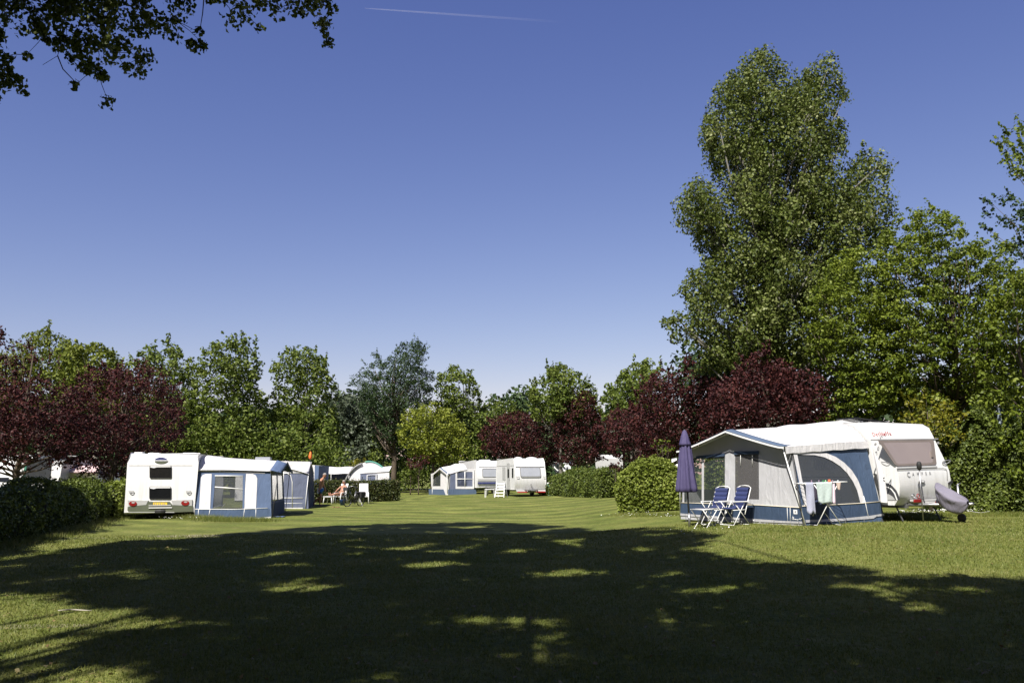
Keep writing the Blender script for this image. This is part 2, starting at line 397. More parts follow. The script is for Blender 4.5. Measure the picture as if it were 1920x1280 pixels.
def hedge(name, path, width, h, mt, core_mt, label, cat='hedge', n=6000, leaf=.09, lump=.12, group=None, up=.4, bottom=0.02, rnd_top=.25, topfn=None):
    """leafy hedge along a ground path of world points (x,y); rounded box section"""
    path = [Vector((p[0], p[1])) for p in path]; seg = [(path[i + 1] - path[i]).length for i in range(len(path) - 1)]; L_ = sum(seg)
    base = Vector((path[0].x, path[0].y, float(gz(path[0].x, path[0].y))))
    root = empty(name, base, 0, label, cat, group)
    ph = rng.uniform(0, 6, 8)
    def frame(s):
        i = 0
        while i < len(seg) - 1 and s > seg[i]: s -= seg[i]; i += 1
        t = (path[i + 1] - path[i]).normalized(); p = path[i] + t * s; return p, t
    def lumpf(s, a): return 1 + lump * (math.sin(s * 1.9 + ph[0] + 2 * math.sin(a * 2 + ph[1])) * .5 + math.sin(s * 4.3 + a * 3 + ph[2]) * .3 + math.sin(s * .8 + ph[3]) * .4)
    pts = []; out = []
    per = 2 * h + width
    for _ in range(n):
        endcap = random.random() < width / (L_ * 1.2 + width) * 1.2
        s = random.uniform(0, L_); u = random.uniform(0, per)
        if endcap:
            s = random.choice([0, L_]); a = random.uniform(-width / 2, width / 2); z = random.uniform(bottom, 1); o2 = -1 if s == 0 else 1
            p, t = frame(s); nx = Vector((-t.y, t.x)); hh = h * (topfn(s) if topfn else 1) * lumpf(s, 3)
            zz = z * hh * (1 - .12 * abs(a / width * 2) ** 3); bul = -.12 + .1 * math.sin(z * 3) + random.gauss(0, .05)
            q = p + nx * a + t * o2 * bul; pts.append((q.x, q.y, zz)); out.append((t.x * o2, t.y * o2, .1)); continue
        p, t = frame(s); nx = Vector((-t.y, t.x)); hh = h * (topfn(s) if topfn else 1)
        if u < h: side, zz = -1, u / h
        elif u < h + width: side, zz = 0, 1
        else: side, zz = 1, (u - h - width) / h
        if side:
            zz = max(zz, bottom); w2 = width / 2 * lumpf(s, zz * 2 * side) * (1 - rnd_top * max(0, zz - .6) ** 1.5 * 2.5) * (.88 + .12 * math.sin(zz * 3.1))
            q = p + nx * side * (w2 + random.gauss(0, .05)); pts.append((q.x, q.y, zz * hh * lumpf(s, 3))); out.append((nx.x * side, nx.y * side, .15))
        else:
            a = random.uniform(-1, 1); q = p + nx * a * width / 2 * (1 - rnd_top * .45)
            pts.append((q.x, q.y, hh * lumpf(s, 3) * (1 - rnd_top * .35 * abs(a) ** 3) + random.gauss(0, .035) + (abs(random.gauss(0, .09)) if random.random() < .12 else 0))); out.append((nx.x * a * .4, nx.y * a * .4, 1))
    pts = np.array(pts); out = nrmz(np.array(out, float)); pts[:, 2] += gz(pts[:, 0], pts[:, 1])
    V, F = leaves(pts, out, leaf, up=up, ob=.7)
    link_mesh('foliage', np_mesh('foliage', V - np.array(base), F), mt, root)
    mb = MB(); K = max(4, int(L_ / .8)); rows = []
    for i in range(K + 1):
        s = L_ * i / K; s = min(max(s, .22), L_ - .22); p, t = frame(s); nx = Vector((-t.y, t.x)); hh = h * (topfn(s) if topfn else 1) * lumpf(s, 3) * (1 - lump * .3) - .1
        row = []; z0 = float(gz(p.x, p.y)) - .05
        for a, z in ((-1, 0), (-1, .6), (-.8, .93), (0, 1), (.8, .93), (1, .6), (1, 0)):
            q = p + nx * a * (width / 2 * (.78 - lump * .6)); row.append(Vector((q.x, q.y, z0 + z * hh)) - base)
        rows.append(row)
    mb.grid(rows); n7 = 7; m_ = len(rows)
    mb.f += [tuple(range(n7)), tuple((m_ - 1) * n7 + k for k in range(n7))[::-1]]
    mb.build('branches', core_mt, root)
    return root
# ================================================================ MATERIALS OF PLANTS AND GROUND
M_bark = mat('bark', (.10, .075, .05), .9, .35, 8, bump=.6, bscale=25)
M_shade = leafmat('canopy_leaf', [(.03, .05, .02), (.06, .09, .03)], .6, .06, .3, .6)
M_barkg = mat('bark_grey', (.17, .16, .13), .9, .3, 8, bump=.6, bscale=25)
M_twig = mat('twigs', (.022, .024, .012), .95, .5, 9, bump=.8, bscale=18)
M_plum = leafmat('plum_leaf', [(.016, .005, .006), (.038, .009, .010), (.078, .019, .018), (.13, .042, .034)], .6, .16, .2, .9)
M_ash = leafmat('ash_leaf', [(.055, .085, .012), (.110, .16, .022), (.18, .23, .040), (.26, .31, .08)], .55, .3, .2, .35)
M_ashy = leafmat('ash_yellow_leaf', [(.09, .125, .016), (.17, .21, .028), (.26, .29, .05)], .55, .3, .2, .5)
M_dark = leafmat('dark_leaf', [(.018, .040, .014), (.038, .072, .024), (.068, .11, .036), (.11, .155, .06)], .55, .2, .2, .6)
M_pop = leafmat('poplar_leaf', [(.045, .070, .012), (.105, .145, .024), (.18, .22, .045), (.34, .37, .15)], .5, .3, .25, .7)
M_maple = leafmat('maple_leaf', [(.058, .090, .010), (.125, .175, .016), (.20, .255, .026), (.28, .33, .045)], .5, .3, .25, .5)
M_lime = leafmat('lime_leaf', [(.09, .12, .012), (.18, .22, .020), (.27, .31, .035), (.36, .39, .06)], .5, .3, .25, .5)
M_willow = leafmat('willow_leaf', [(.06, .085, .045), (.10, .13, .075), (.16, .19, .12)], .5, .25, .4, .3)
M_yell = leafmat('golden_leaf', [(.10, .12, .008), (.20, .20, .012), (.32, .28, .02)], .5, .25, .4, .8)
M_hedge = leafmat('hedge_leaf', [(.045, .075, .010), (.085, .12, .018), (.15, .195, .033), (.22, .27, .06)], .5, .22, .25, 1.2)
M_hedgeb = leafmat('laurel_leaf', [(.07, .10, .012), (.16, .21, .025), (.27, .33, .055), (.38, .43, .11)], .5, .24, .25, 1.0)
M_hedged = leafmat('beech_leaf', [(.03, .045, .010), (.055, .075, .014), (.10, .12, .025), (.12, .09, .03)], .5, .2, .4, 2.0)

# ================================================================ LAWN
def make_lawn():
    m, nt, b = newmat('lawn'); N = nt.nodes; L = nt.links
    geo = N.new('ShaderNodeNewGeometry')
    def noise(sc_, det=4, dist=0, vec=None):
        n = N.new('ShaderNodeTexNoise'); n.inputs['Scale'].default_value = sc_; n.inputs['Detail'].default_value = det; n.inputs['Distortion'].default_value = dist
        L.new(vec or geo.outputs['Position'], n.inputs['Vector']); return n.outputs['Fac']
    def ramp(f, p0, c0, p1, c1):
        r_ = N.new('ShaderNodeValToRGB'); e = r_.color_ramp.elements; e[0].position = p0; e[0].color = (*c0, 1); e[1].position = p1; e[1].color = (*c1, 1)
        L.new(f, r_.inputs['Fac']); return r_.outputs[0]
    def mix(f, a, c, mode='MIX'):
        x = N.new('ShaderNodeMix'); x.data_type = 'RGBA'; x.blend_type = mode
        if isinstance(f, float): x.inputs[0].default_value = f
        else: L.new(f, x.inputs[0])
        L.new(a, x.inputs[6]); L.new(c, x.inputs[7]); return x.outputs[2]
    def math_(op, a, c=None, d=None):
        x = N.new('ShaderNodeMath'); x.operation = op
        for i, v in enumerate((a, c, d)):
            if v is None: continue
            if isinstance(v, (int, float)): x.inputs[i].default_value = v
            else: L.new(v, x.inputs[i])
        return x.outputs[0]
    base = ramp(noise(.5, 6), .35, (.100, .124, .030), .68, (.166, .178, .052))
    fine = ramp(noise(9, 6), .3, (.62, .66, .55), .75, (1.3, 1.25, 1.15))
    base = mix(1.0, base, fine, 'MULTIPLY')
    grain = ramp(noise(70, 3), .3, (.72, .75, .7), .7, (1.25, 1.22, 1.2))
    base = mix(1.0, base, grain, 'MULTIPLY')
    dry = ramp(noise(1.7, 5), .56, (0, 0, 0), .75, (1, 1, 1))
    col_dry = N.new('ShaderNodeRGB'); col_dry.outputs[0].default_value = (.205, .18, .07, 1)
    base = mix(math_('MULTIPLY', dry, .6), base, col_dry.outputs[0])
    # mowing rings
    sep = N.new('ShaderNodeSeparateXYZ'); L.new(geo.outputs['Position'], sep.inputs[0])
    x_, y_ = sep.outputs[0], sep.outputs[1]
    dx = math_('SUBTRACT', x_, -2.0); dy = math_('MULTIPLY', math_('SUBTRACT', y_, 60.0), .62)
    rad = math_('SQRT', math_('ADD', math_('MULTIPLY', dx, dx), math_('MULTIPLY', dy, dy)))
    rad = math_('ADD', rad, math_('MULTIPLY', noise(.16, 2), 3.5))
    wav = math_('SINE', math_('MULTIPLY', rad, 4.6))
    mask = ramp(y_, 0, (0, 0, 0), 1, (1, 1, 1))
    mr = N.new('ShaderNodeMapRange'); mr.inputs[1].default_value = 22; mr.inputs[2].default_value = 34; L.new(y_, mr.inputs[0])
    mr2 = N.new('ShaderNodeMapRange'); mr2.inputs[1].default_value = 8; mr2.inputs[2].default_value = 4; L.new(x_, mr2.inputs[0])
    st = math_('MULTIPLY', math_('MULTIPLY', math_('MULTIPLY', wav, mr.outputs[0]), mr2.outputs[0]), .26)
    st = math_('MULTIPLY', st, math_('ADD', noise(.25, 2), .45))
    sc1 = math_('ADD', st, 1.0)
    cmb = N.new('ShaderNodeCombineXYZ'); [L.new(sc1, cmb.inputs[i]) for i in range(3)]
    base = mix(1.0, base, cmb.outputs[0], 'MULTIPLY')
    # worn earth patches
    soil = N.new('ShaderNodeRGB'); soil.outputs[0].default_value = (.25, .22, .16, 1)
    for (px, py, rx, ry, k) in ((350, 1004, 1.5, .55, .9), (50, 1172, .8, .16, .5), (790, 922, 2.4, 1.6, .85), (25, 1010, 3, .8, .3)):
        c = G(px, py)
        ex = math_('DIVIDE', math_('SUBTRACT', x_, c.x), rx); ey = math_('DIVIDE', math_('SUBTRACT', y_, c.y), ry)
        d2 = math_('ADD', math_('MULTIPLY', ex, ex), math_('MULTIPLY', ey, ey))
        v = math_('SUBTRACT', math_('ADD', math_('MULTIPLY', noise(2.2, 5), 1.6), .2), d2)
        cl = N.new('ShaderNodeMapRange'); cl.inputs[1].default_value = 0; cl.inputs[2].default_value = .5; cl.inputs[4].default_value = k; L.new(v, cl.inputs[0])
        base = mix(cl.outputs[0], base, soil.outputs[0])
    L.new(base, b.inputs['Base Color']); b.inputs['Roughness'].default_value = .9; b.inputs['Specular IOR Level'].default_value = .15
    bp = N.new('ShaderNodeBump'); bp.inputs['Strength'].default_value = .9; bp.inputs['Distance'].default_value = .05
    L.new(math_('ADD', noise(26, 5), math_('MULTIPLY', noise(6, 4), .6)), bp.inputs['Height']); L.new(bp.outputs[0], b.inputs['Normal'])
    xs = np.unique(np.concatenate([np.linspace(-40, 40, 161), -np.geomspace(40, 3000, 14), np.geomspace(40, 3000, 14)]))
    ys = np.unique(np.concatenate([np.linspace(-30, 90, 201), np.geomspace(90, 3000, 14), -np.geomspace(30, 600, 8)]))
    X, Y = np.meshgrid(xs, ys); Z = gz(X, Y) + .012 * np.sin(X * 1.3 + Y * .7) + .01 * np.sin(X * .5 - Y * 1.1)
    V = np.stack([X, Y, Z], -1).reshape(-1, 3); nx = len(xs)
    i = (np.arange(len(ys) - 1)[:, None] * nx + np.arange(nx - 1)[None]).reshape(-1, 1)
    F = np.concatenate([i, i + 1, i + nx + 1, i + nx], 1)
    tag(link_mesh('ground', np_mesh('ground', V, F, True), m), 'mown campsite lawn with darker and lighter mowing rings', 'ground', kind='structure')
make_lawn()
M_blade = leafmat('grass_blade', [(.10, .145, .018), (.16, .20, .03), (.235, .25, .055), (.34, .32, .12)], .55, .25, .3, .6)
def blades(name, X, Y, h, w, label):
    n = len(X); Z = gz(X, Y) + .012 * np.sin(X * 1.3 + Y * .7) + .01 * np.sin(X * .5 - Y * 1.1)
    w = np.broadcast_to(w, (n,))[:, None]; a = rng.uniform(0, 6.283, n); t = np.stack([np.cos(a), np.sin(a), 0 * a], 1); c = np.stack([X, Y, Z - .004], 1)
    lean = rng.normal(size=(n, 3)) * .45; lean[:, 2] = 1; hh = (h * rng.uniform(.5, 1.3, n))[:, None]
    V = np.stack([c - t * w / 2, c + t * w / 2, c + lean * hh], 1).reshape(-1, 3)
    tag(link_mesh(name, np_mesh(name, V, np.arange(3 * n).reshape(-1, 3)), M_blade), label, 'grass', kind='stuff')
def near_grass():
    n = 330000; y = 6.3 * (24 / 6.3) ** (rng.uniform(0, 1, n) ** .8); x = rng.uniform(-.64, .64, n) * y
    wv = np.sin(x * 3.1 + 2 * np.sin(y * 1.7)) * np.sin(y * 2.7 + x) ; keep = rng.uniform(0, 1, n) < .75 + .25 * wv
    x, y = x[keep], y[keep]
    blades('lawn_grass', x, y, .028 + .0007 * y, .0055 + .0006 * y, 'short mown grass blades across the shaded foreground lawn')
near_grass()
def rough_grass(name, pts, spread, n, h, label):
    pts = np.array([G(*p)[:2] for p in pts]); t = rng.uniform(0, len(pts) - 1.001, n); i = t.astype(int); f = (t - i)[:, None]
    q = pts[i] * (1 - f) + pts[i + 1] * f + rng.normal(size=(n, 2)) * spread
    blades(name, q[:, 0], q[:, 1], h, .012, label)
rough_grass('long_grass', [(225, 968), (300, 967), (360, 972), (430, 977), (500, 976)], (.35, .3), 9000, .17, 'long unmown grass in front of the bunk window caravan and its awning')
rough_grass('long_grass', [(-30, 1030), (90, 1008), (160, 990), (225, 968)], (.3, .35), 7000, .13, 'rough grass along the foot of the dark left hedge')
rough_grass('long_grass', [(1640, 972), (1720, 966), (1800, 966), (1880, 965), (1960, 965)], (.5, .35), 12000, .10, 'rough grass along the foot of the right hedge beside the caravan')
rough_grass('long_grass', [(1160, 965), (1210, 968), (1270, 966)], (.2, .2), 3500, .10, 'longer grass at the foot of the bright bush by the umbrella')
M_daisy = mat('daisy', (.85, .85, .8), .7, .05)
def daisies(pts, spread, n, label):
    pts = np.array([G(*p)[:2] for p in pts]); t = rng.uniform(0, len(pts) - 1.001, n); i = t.astype(int); f = (t - i)[:, None]
    q = pts[i] * (1 - f) + pts[i + 1] * f + rng.normal(size=(n, 2)) * spread; c = np.stack([q[:, 0], q[:, 1], gz(q[:, 0], q[:, 1]) + rng.uniform(.05, .12, n)], 1)
    V, F = leaves(c, np.tile([0, -.5, 1.], (n, 1)), .028, up=.3, rnd=.3, asp=1.0, fold=.1)
    tag(link_mesh('daisies', np_mesh('daisies', V, F), M_daisy), label, 'flowers', kind='stuff')
daisies([(1290, 1002), (1350, 985)], (.5, .35), 40, 'few white daisies in the lawn below the closed umbrella')
daisies([(1650, 972), (1720, 962), (1800, 960), (1880, 955), (1930, 955)], (.6, .3), 420, 'white daisies in the grass under the caravan with the covered hitch')
daisies([(215, 968), (370, 976)], (.5, .35), 60, 'white daisies in the long grass before the bunk window caravan')
daisies([(1160, 966), (1280, 972)], (.3, .2), 50, 'white daisies at the foot of the bright green bush')

# ================================================================ CONTRAIL
def contrail():
    m, nt, b = newmat('contrail'); N = nt.nodes; L = nt.links
    t = N.new('ShaderNodeBsdfTransparent'); df = N.new('ShaderNodeBsdfTranslucent'); df.inputs[0].default_value = (.9, .93, 1, 1)
    b.inputs['Base Color'].default_value = (.9, .92, 1, 1); b.inputs['Roughness'].default_value = 1
    lw = N.new('ShaderNodeLayerWeight'); lw.inputs[0].default_value = .35
    tc = N.new('ShaderNodeTexCoord'); sp = N.new('ShaderNodeSeparateXYZ'); L.new(tc.outputs['Generated'], sp.inputs[0])
    mr = N.new('ShaderNodeMapRange'); mr.inputs[3].default_value = .10; mr.inputs[4].default_value = 0.0; L.new(sp.outputs[0], mr.inputs[0])
    mu = N.new('ShaderNodeMath'); mu.operation = 'MULTIPLY'; sb = N.new('ShaderNodeMath'); sb.operation = 'SUBTRACT'; sb.inputs[0].default_value = 1
    L.new(lw.outputs['Facing'], sb.inputs[1]); L.new(sb.outputs[0], mu.inputs[0]); L.new(mr.outputs[0], mu.inputs[1])
    mx = N.new('ShaderNodeMixShader'); L.new(mu.outputs[0], mx.inputs[0]); L.new(t.outputs[0], mx.inputs[1]); L.new(b.outputs[0], mx.inputs[2])
    L.new(mx.outputs[0], N['Material Output'].inputs['Surface'])
    Y = 9000; a = P(684, 16, Y); c = P(1060, 42, Y); mb = MB()
    mb.tube([a - a] + [(c - a) * t for t in (.08, .3, .6, .85, 1)], [3, 6, 9, 11, 12, 12], 14)
    o = mb.build('contrail', m, None, smooth=True); o.location = a
    tag(o, 'thin fading aircraft contrail high in the blue sky', 'contrail', kind='stuff')
contrail()

# ================================================================ SHADE TREES BEHIND AND ABOVE THE VIEWER
def shade_trees():
    far = [(-420, 1075), (-150, 1068), (0, 1050), (120, 1030), (240, 1012), (330, 1010), (430, 1000), (560, 987), (830, 978), (1000, 980), (1130, 992), (1250, 988),
           (1350, 1000), (1330, 1022), (1420, 1050), (1560, 1058), (1700, 1074), (1920, 1078), (2200, 1085)]
    poly = [tuple(G(*p)[:2]) for p in far] + [(16, 6), (16, -1), (-13, -1), (-13, 5.5)]
    lit = [[tuple(G(*p)[:2]) for p in q] for q in (
        [(-60, 1172), (60, 1150), (130, 1140), (200, 1150), (240, 1170), (120, 1190), (100, 1215), (40, 1235), (-60, 1240)],
        [(-40, 1120), (80, 1118), (85, 1134), (0, 1150), (-60, 1155)],
        [(60, 1262), (150, 1250), (200, 1262), (190, 1290), (60, 1290)],
        )]
    xs = [p[0] for p in poly]; ys = [p[1] for p in poly]; cen = []; k = Vector((SUN.x, SUN.y)) / SUN.z
    n = 0
    holes = []
    for (x0, x1, y0, y1, m_) in ((-8, 0, 10, 17, 15), (-1, 9, 7.6, 12.5, 16), (-6, 5, 14, 26, 20), (-1, 10, 11, 16, 7)):
        for _ in range(m_): holes.append((random.uniform(x0, x1), random.uniform(y0, y1), random.uniform(.0, .14)))
    while len(cen) < 8200 and n < 240000:
        n += 1
        x, y = random.uniform(min(xs), max(xs)), random.uniform(min(ys), max(ys)); A = np.array([x]); B = np.array([y])
        if not inpoly(A, B, poly)[0]: continue
        de = edged(A, B, poly)[0]; r = random.uniform(.3, .6)
        if de < r * random.uniform(.3, .9): continue
        if any(inpoly(A, B, q)[0] or edged(A, B, q)[0] < r * 1.0 for q in lit): continue
        fine = math.sin(x * 2.3 + 1.7 * math.sin(y * 1.1)) + math.sin(y * 1.7 + 1.9 * math.sin(x * .9) + 1) + .7 * math.sin(x * 4.1 - y * 2.3) + .5 * math.sin(x * 1.1 + y * 3.1)
        coarse = math.sin(x * .45 + .9) + math.sin(y * .5 + x * .2)
        lim = (1.45 if x < 2 else 1.8) - .35 * coarse if y > 13 else 9
        if any((x - h_[0]) ** 2 + (y - h_[1]) ** 2 < (h_[2] + r * .72) ** 2 for h_ in holes): continue
        if fine > lim: continue
        z = random.uniform(7.5, 21)
        c = Vector((x + k.x * z, y + k.y * z, z)); q = CR.inverted() @ (c - Vector((0, 0, EYE)))
        if q.z < 0:
            m = 1.25 * r / -q.z
            if abs(q.x / q.z) < .6 + m and -.4 - m < q.y / -q.z < .4 + m: continue
        if c.length < 4: continue
        cen.append((c.x, c.y, c.z, r))
    cen = np.array(cen); return cen
SH = shade_trees()
def shade_side():
    """canopy of the row left of the lawn, whose shade falls on the dark hedge"""
    out = []; k = Vector((SUN.x, SUN.y)) / SUN.z; n = 0
    while len(out) < 420 and n < 30000:
        n += 1; t = random.uniform(-.25, .62); a = G(0, 1022).lerp(G(225, 965), t)
        x = a.x + random.uniform(-2.2, .35); y = a.y + random.uniform(-.4, .4); zt = random.uniform(0, 1.5)
        if t > .5 and zt > .9 - (t - .5) * 1.5: continue
        z = random.uniform(5.5, 14)
        c = Vector((x + k.x * (z - zt), y + k.y * (z - zt), z)); q = CR.inverted() @ (c - Vector((0, 0, EYE)))
        if q.z < 0 and abs(q.x / q.z) < .68 and abs(q.y / q.z) < .48: continue
        out.append((c.x, c.y, c.z, random.uniform(.4, .7)))
    return np.array(out)
def canopy(name, C, base, label, mt, r0=.45, per=40, leaf=.24, nl=26, group='tall trees casting the foreground shade'):
    base = Vector(base); root = empty(name, base, 0, label, 'tree', group)
    pts, o = clump_points(C[:, :3], C[:, 3], np.full(len(C), per), .85, 2.2)
    V, F = leaves(pts, o, leaf, up=.9); link_mesh('crown', np_mesh('crown', V - np.array(base), F), mt, root)
    mb = MB(); top = Vector((C[:, 0].mean(), C[:, 1].mean(), C[:, 2].max() * .8)) - base
    sel = [Vector(C[i, :3]) - base for i in rng.permutation(len(C))[:nl]]
    limbs(mb, (0, 0, 0), top, sel, r0); mb.build('trunk', M_bark, root, smooth=True)
    return root
# split the canopy among trunks
bases = [(-9.5, -6, 0), (-3.5, -8.5, 0), (2.5, -7, 0), (9.0, -8, 0), (-14.5, 1, 0)]
own = np.argmin(np.stack([np.hypot(SH[:, 0] - b_[0], (SH[:, 1] - b_[1]) * .6) for b_ in bases], 1), 1)
for i, b_ in enumerate(bases):
    s = SH[own == i]
    if len(s) > 5: canopy('shade_tree', s, b_, 'unseen tree added around the viewer to block sky light from the foreground lawn', M_shade)
SS = shade_side()
canopy('shade_tree', SS, (SS[:, 0].mean() - 1, SS[:, 1].mean(), 0), 'tree beyond the left edge of the picture, shading the dark left hedge', M_shade, .3, 60, .22, 40)

def surround(base, h, r, label):  # extra trees out of view, added to keep sky light off the lawn
    n = 90; c = np.array(base) + np.stack([rng.normal(size=n) * r * .45, rng.normal(size=n) * r * .45, rng.uniform(h * .12, h, n)], 1); keep = []
    for p in c:
        q = CR.inverted() @ (Vector(p) - Vector((0, 0, EYE))); keep.append(not (q.z < 0 and abs(q.x / q.z) < .72 and abs(q.y / q.z) < .5))
    c = c[np.array(keep)]; C = np.concatenate([c, rng.uniform(.9, 1.5, len(c))[:, None]], 1)
    canopy('shade_tree', C, base, label, M_shade, .3, 60, .42, 20)
for i, (x, y, h, r) in enumerate(((-26, 4, 14, 7), (-22, -8, 15, 7), (-11, -17, 16, 8), (1, -18, 17, 8), (12, -17, 16, 8), (22, -8, 15, 7), (24, 5, 13, 6))):
    surround((x, y, 0), h, r, 'unseen tree added around the viewer to block sky light from the foreground lawn')
# branches hanging into the top left corner: part of a poplar with its trunk left of the viewer
def overhang():
    Y = 15.5; polys = [([(-60, -60), (22, -60), (30, 5), (12, 30), (28, 55), (10, 60), (30, 95), (34, 125), (18, 165), (-60, 168)], 48),
        ([(25, -60), (340, -60), (335, 20), (325, 48), (310, 62), (262, 85), (235, 112), (220, 128), (200, 120), (185, 100), (150, 118), (115, 110), (80, 72), (40, 55), (50, 20)], 120),
        ([(140, 155), (165, 128), (200, 130), (212, 155), (170, 180), (145, 172)], 7), ([(332, 78), (345, 42), (375, 50), (378, 82), (350, 90)], 6),
        ([(385, -60), (630, -60), (625, 15), (612, 45), (600, 78), (575, 60), (550, 50), (562, 22), (520, 10), (480, 15), (480, 35), (440, 30), (425, 52), (400, 32), (388, 22)], 50)]
    base = Vector((-14, 4, 0)); root = empty('poplar_tree', base, 0, 'dark leafy poplar branches overhanging the top left corner of the sky', 'tree')
    cen = []; rad = []; mb = MB()
    for poly, n in polys:
        w = [P(px, py, Y) for px, py in poly]; p2 = [(p.x, p.z) for p in w]; k = 0; xs = [p[0] for p in p2]; zs = [p[1] for p in p2]
        while k < n:
            x = np.array([random.uniform(min(xs), max(xs))]); z = np.array([random.uniform(min(zs), max(zs))])
            if not inpoly(x, z, p2)[0]: continue
            r = min(.26, max(.12, edged(x, z, p2)[0])); c = (x[0], Y + random.uniform(-.9, .9), z[0])
            cen.append(c); rad.append(r); k += 1
    cen = np.array(cen); rad = np.array(rad); pts, o = clump_points(cen, rad, np.maximum((rad / .26 * 40), 14).astype(int), .9, 2.2)
    V, F = leaves(pts, o, .105, up=.1, asp=.85, hang=.3); link_mesh('crown', np_mesh('crown', V - np.array(base), F), M_pop, root)
    # limbs
    limbA = [base, Vector((-14, 5.5, 5)), Vector((-13.2, 9, 9.5)), Vector((-11.5, 13, 12.2))]
    mb.tube([p - base for p in limbA], [.3, .24, .16, .1], 8)
    hubs = []
    for px, py in ((60, -110), (190, -120), (300, -130), (430, -120), (590, -110)):
        hb = P(px, py, Y); hubs.append(hb); mb.tube([Vector((-11.5, 13, 12.2)) - base, (Vector((-11.5, 13, 12.2)).lerp(hb, .5) + Vector((0, 0, .5))) - base, hb - base], [.07, .045, .022], 6)
    for i_, c in enumerate(cen):
        up_ = [q for q in cen if q[2] > c[2] + .04]
        if not up_: continue
        q = min(up_, key=lambda q: math.dist(q, c)); q = Vector(q); c = Vector(c)
        if (q - c).length > 1.1: continue
        m_ = q.lerp(c, .5) + Vector((random.uniform(-.06, .06), 0, .04)); mb.tube([q - base, m_ - base, c - base], [.009, .007, .004], 4)
    for l in ([(112, 45), (116, 75), (108, 105), (80, 122)], [(108, 105), (118, 130), (145, 158)], [(382, 0), (380, 25), (376, 50)]):
        mb.tube([P(a, b_, Y) - base for a, b_ in l], [.012, .010, .007, .005][:len(l)], 4)
    mb.build('trunk', M_bark, root, smooth=True)
overhang()

# ================================================================ TREES
PLG = 'purple-leaved plum trees'
tree('plum_tree', [(-90, 690), (0, 690), (2, 650), (4, 612), (34, 618), (50, 690), (66, 700), (85, 662), (100, 705), (140, 725), (160, 770), (165, 820), (150, 862), (110, 884), (60, 880), (0, 868), (-90, 868)],
     33, 3.0, M_plum, M_bark, 'purple-leaved plum tree with a tall spiky shoot at the far left edge', group=PLG, trunk_px=30, leaf=.11, cr=.42, nclump=1300, per=60, nlimb=34, r0=.14, sprigs=160, gk=2.4, gthr=1.15)
tree('plum_tree', [(125, 775), (150, 722), (180, 692), (215, 680), (235, 705), (250, 676), (285, 672), (308, 708), (332, 748), (345, 790), (325, 830), (300, 866), (262, 884), (235, 896), (190, 900), (150, 878), (130, 830)],
     37.5, 3.0, M_plum, M_bark, 'dense rounded purple-leaved plum tree left of the bunk window caravan', group=PLG, trunk_px=205, leaf=.115, cr=.44, nclump=1400, per=60, nlimb=34, r0=.15, sprigs=160, gk=2.4, gthr=1.15)
tree('plum_tree', [(895, 812), (915, 785), (945, 772), (970, 765), (1000, 772), (1030, 765), (1050, 790), (1055, 850), (1035, 875), (960, 868), (905, 850)],
     78, 3.0, M_plum, M_bark, 'low wide purple-leaved plum tree above the two white touring caravans', group=PLG, trunk_px=980, leaf=.18, cr=.6, nclump=600, per=60, r0=.16, sprigs=90)
tree('plum_tree', [(1030, 800), (1055, 755), (1080, 728), (1108, 728), (1125, 765), (1148, 790), (1152, 835), (1130, 862), (1085, 875), (1045, 868)],
     73, 2.6, M_plum, M_bark, 'purple-leaved plum tree with a pointed top behind the middle of the far hedge', group=PLG, trunk_px=1082, leaf=.17, cr=.55, nclump=600, per=60, r0=.17, sprigs=90)
tree('plum_tree', [(1125, 800), (1150, 765), (1185, 758), (1215, 770), (1240, 800), (1240, 842), (1205, 868), (1160, 862), (1130, 840)],
     52, 2.2, M_plum, M_bark, 'small round purple-leaved plum tree between the pointed one and the tall one', group=PLG, trunk_px=1195, leaf=.15, cr=.5, nclump=500, per=60, r0=.13, sprigs=20)
tree('plum_tree', [(1178, 800), (1192, 740), (1218, 702), (1240, 690), (1262, 708), (1284, 672), (1300, 682), (1330, 678), (1345, 730), (1352, 800), (1320, 850), (1240, 862), (1200, 845)],
     44, 3.0, M_plum, M_bark, 'tall purple-leaved plum tree directly behind the closed umbrella', group=PLG, trunk_px=1250, leaf=.14, cr=.48, nclump=1000, per=60, r0=.16, sprigs=160)
tree('plum_tree', [(1318, 770), (1338, 705), (1368, 712), (1395, 668), (1428, 655), (1452, 685), (1478, 700), (1510, 692), (1535, 740), (1540, 790), (1500, 810), (1400, 820), (1330, 835)],
     33, 2.6, M_plum, M_bark, 'reddish purple-leaved plum tree rising behind the roof of the blue and white awning', group=PLG, trunk_px=1440, leaf=.115, cr=.4, nclump=1300, per=60, r0=.16, sprigs=160)
AG = 'ash trees along the far edge of the camping field'
def ash(poly, Y, label, mt=M_ash, n=420, cr=.72, tp=None, per=80, leaf=.25, depth=2.8, **k):
    tree('ash_tree', poly, Y, depth, mt, M_barkg, label, group=AG, trunk_px=tp, leaf=leaf, cr=cr, nclump=int(n * 1.7), per=per, up=.55, r0=.2, sprigs=60, gk=3.2, gthr=1.5, **k)
ash([(-40, 700), (20, 660), (50, 628), (92, 614), (128, 632), (150, 655), (160, 700), (165, 780), (-40, 780)], 75, 'pale yellowish ash tree behind the spiky plum at the left', M_ashy, 420, .75)
ash([(122, 770), (128, 672), (155, 648), (188, 640), (210, 660), (228, 690), (245, 780)], 62, 'small bright ash tree rising between the two left plum trees', M_ashy, 300, .65)
ash([(248, 668), (280, 655), (298, 634), (325, 640), (335, 662), (362, 668), (380, 705), (388, 780), (385, 870), (255, 870)], 66, 'ash tree with gaps of sky just right of the dense plum', n=420)
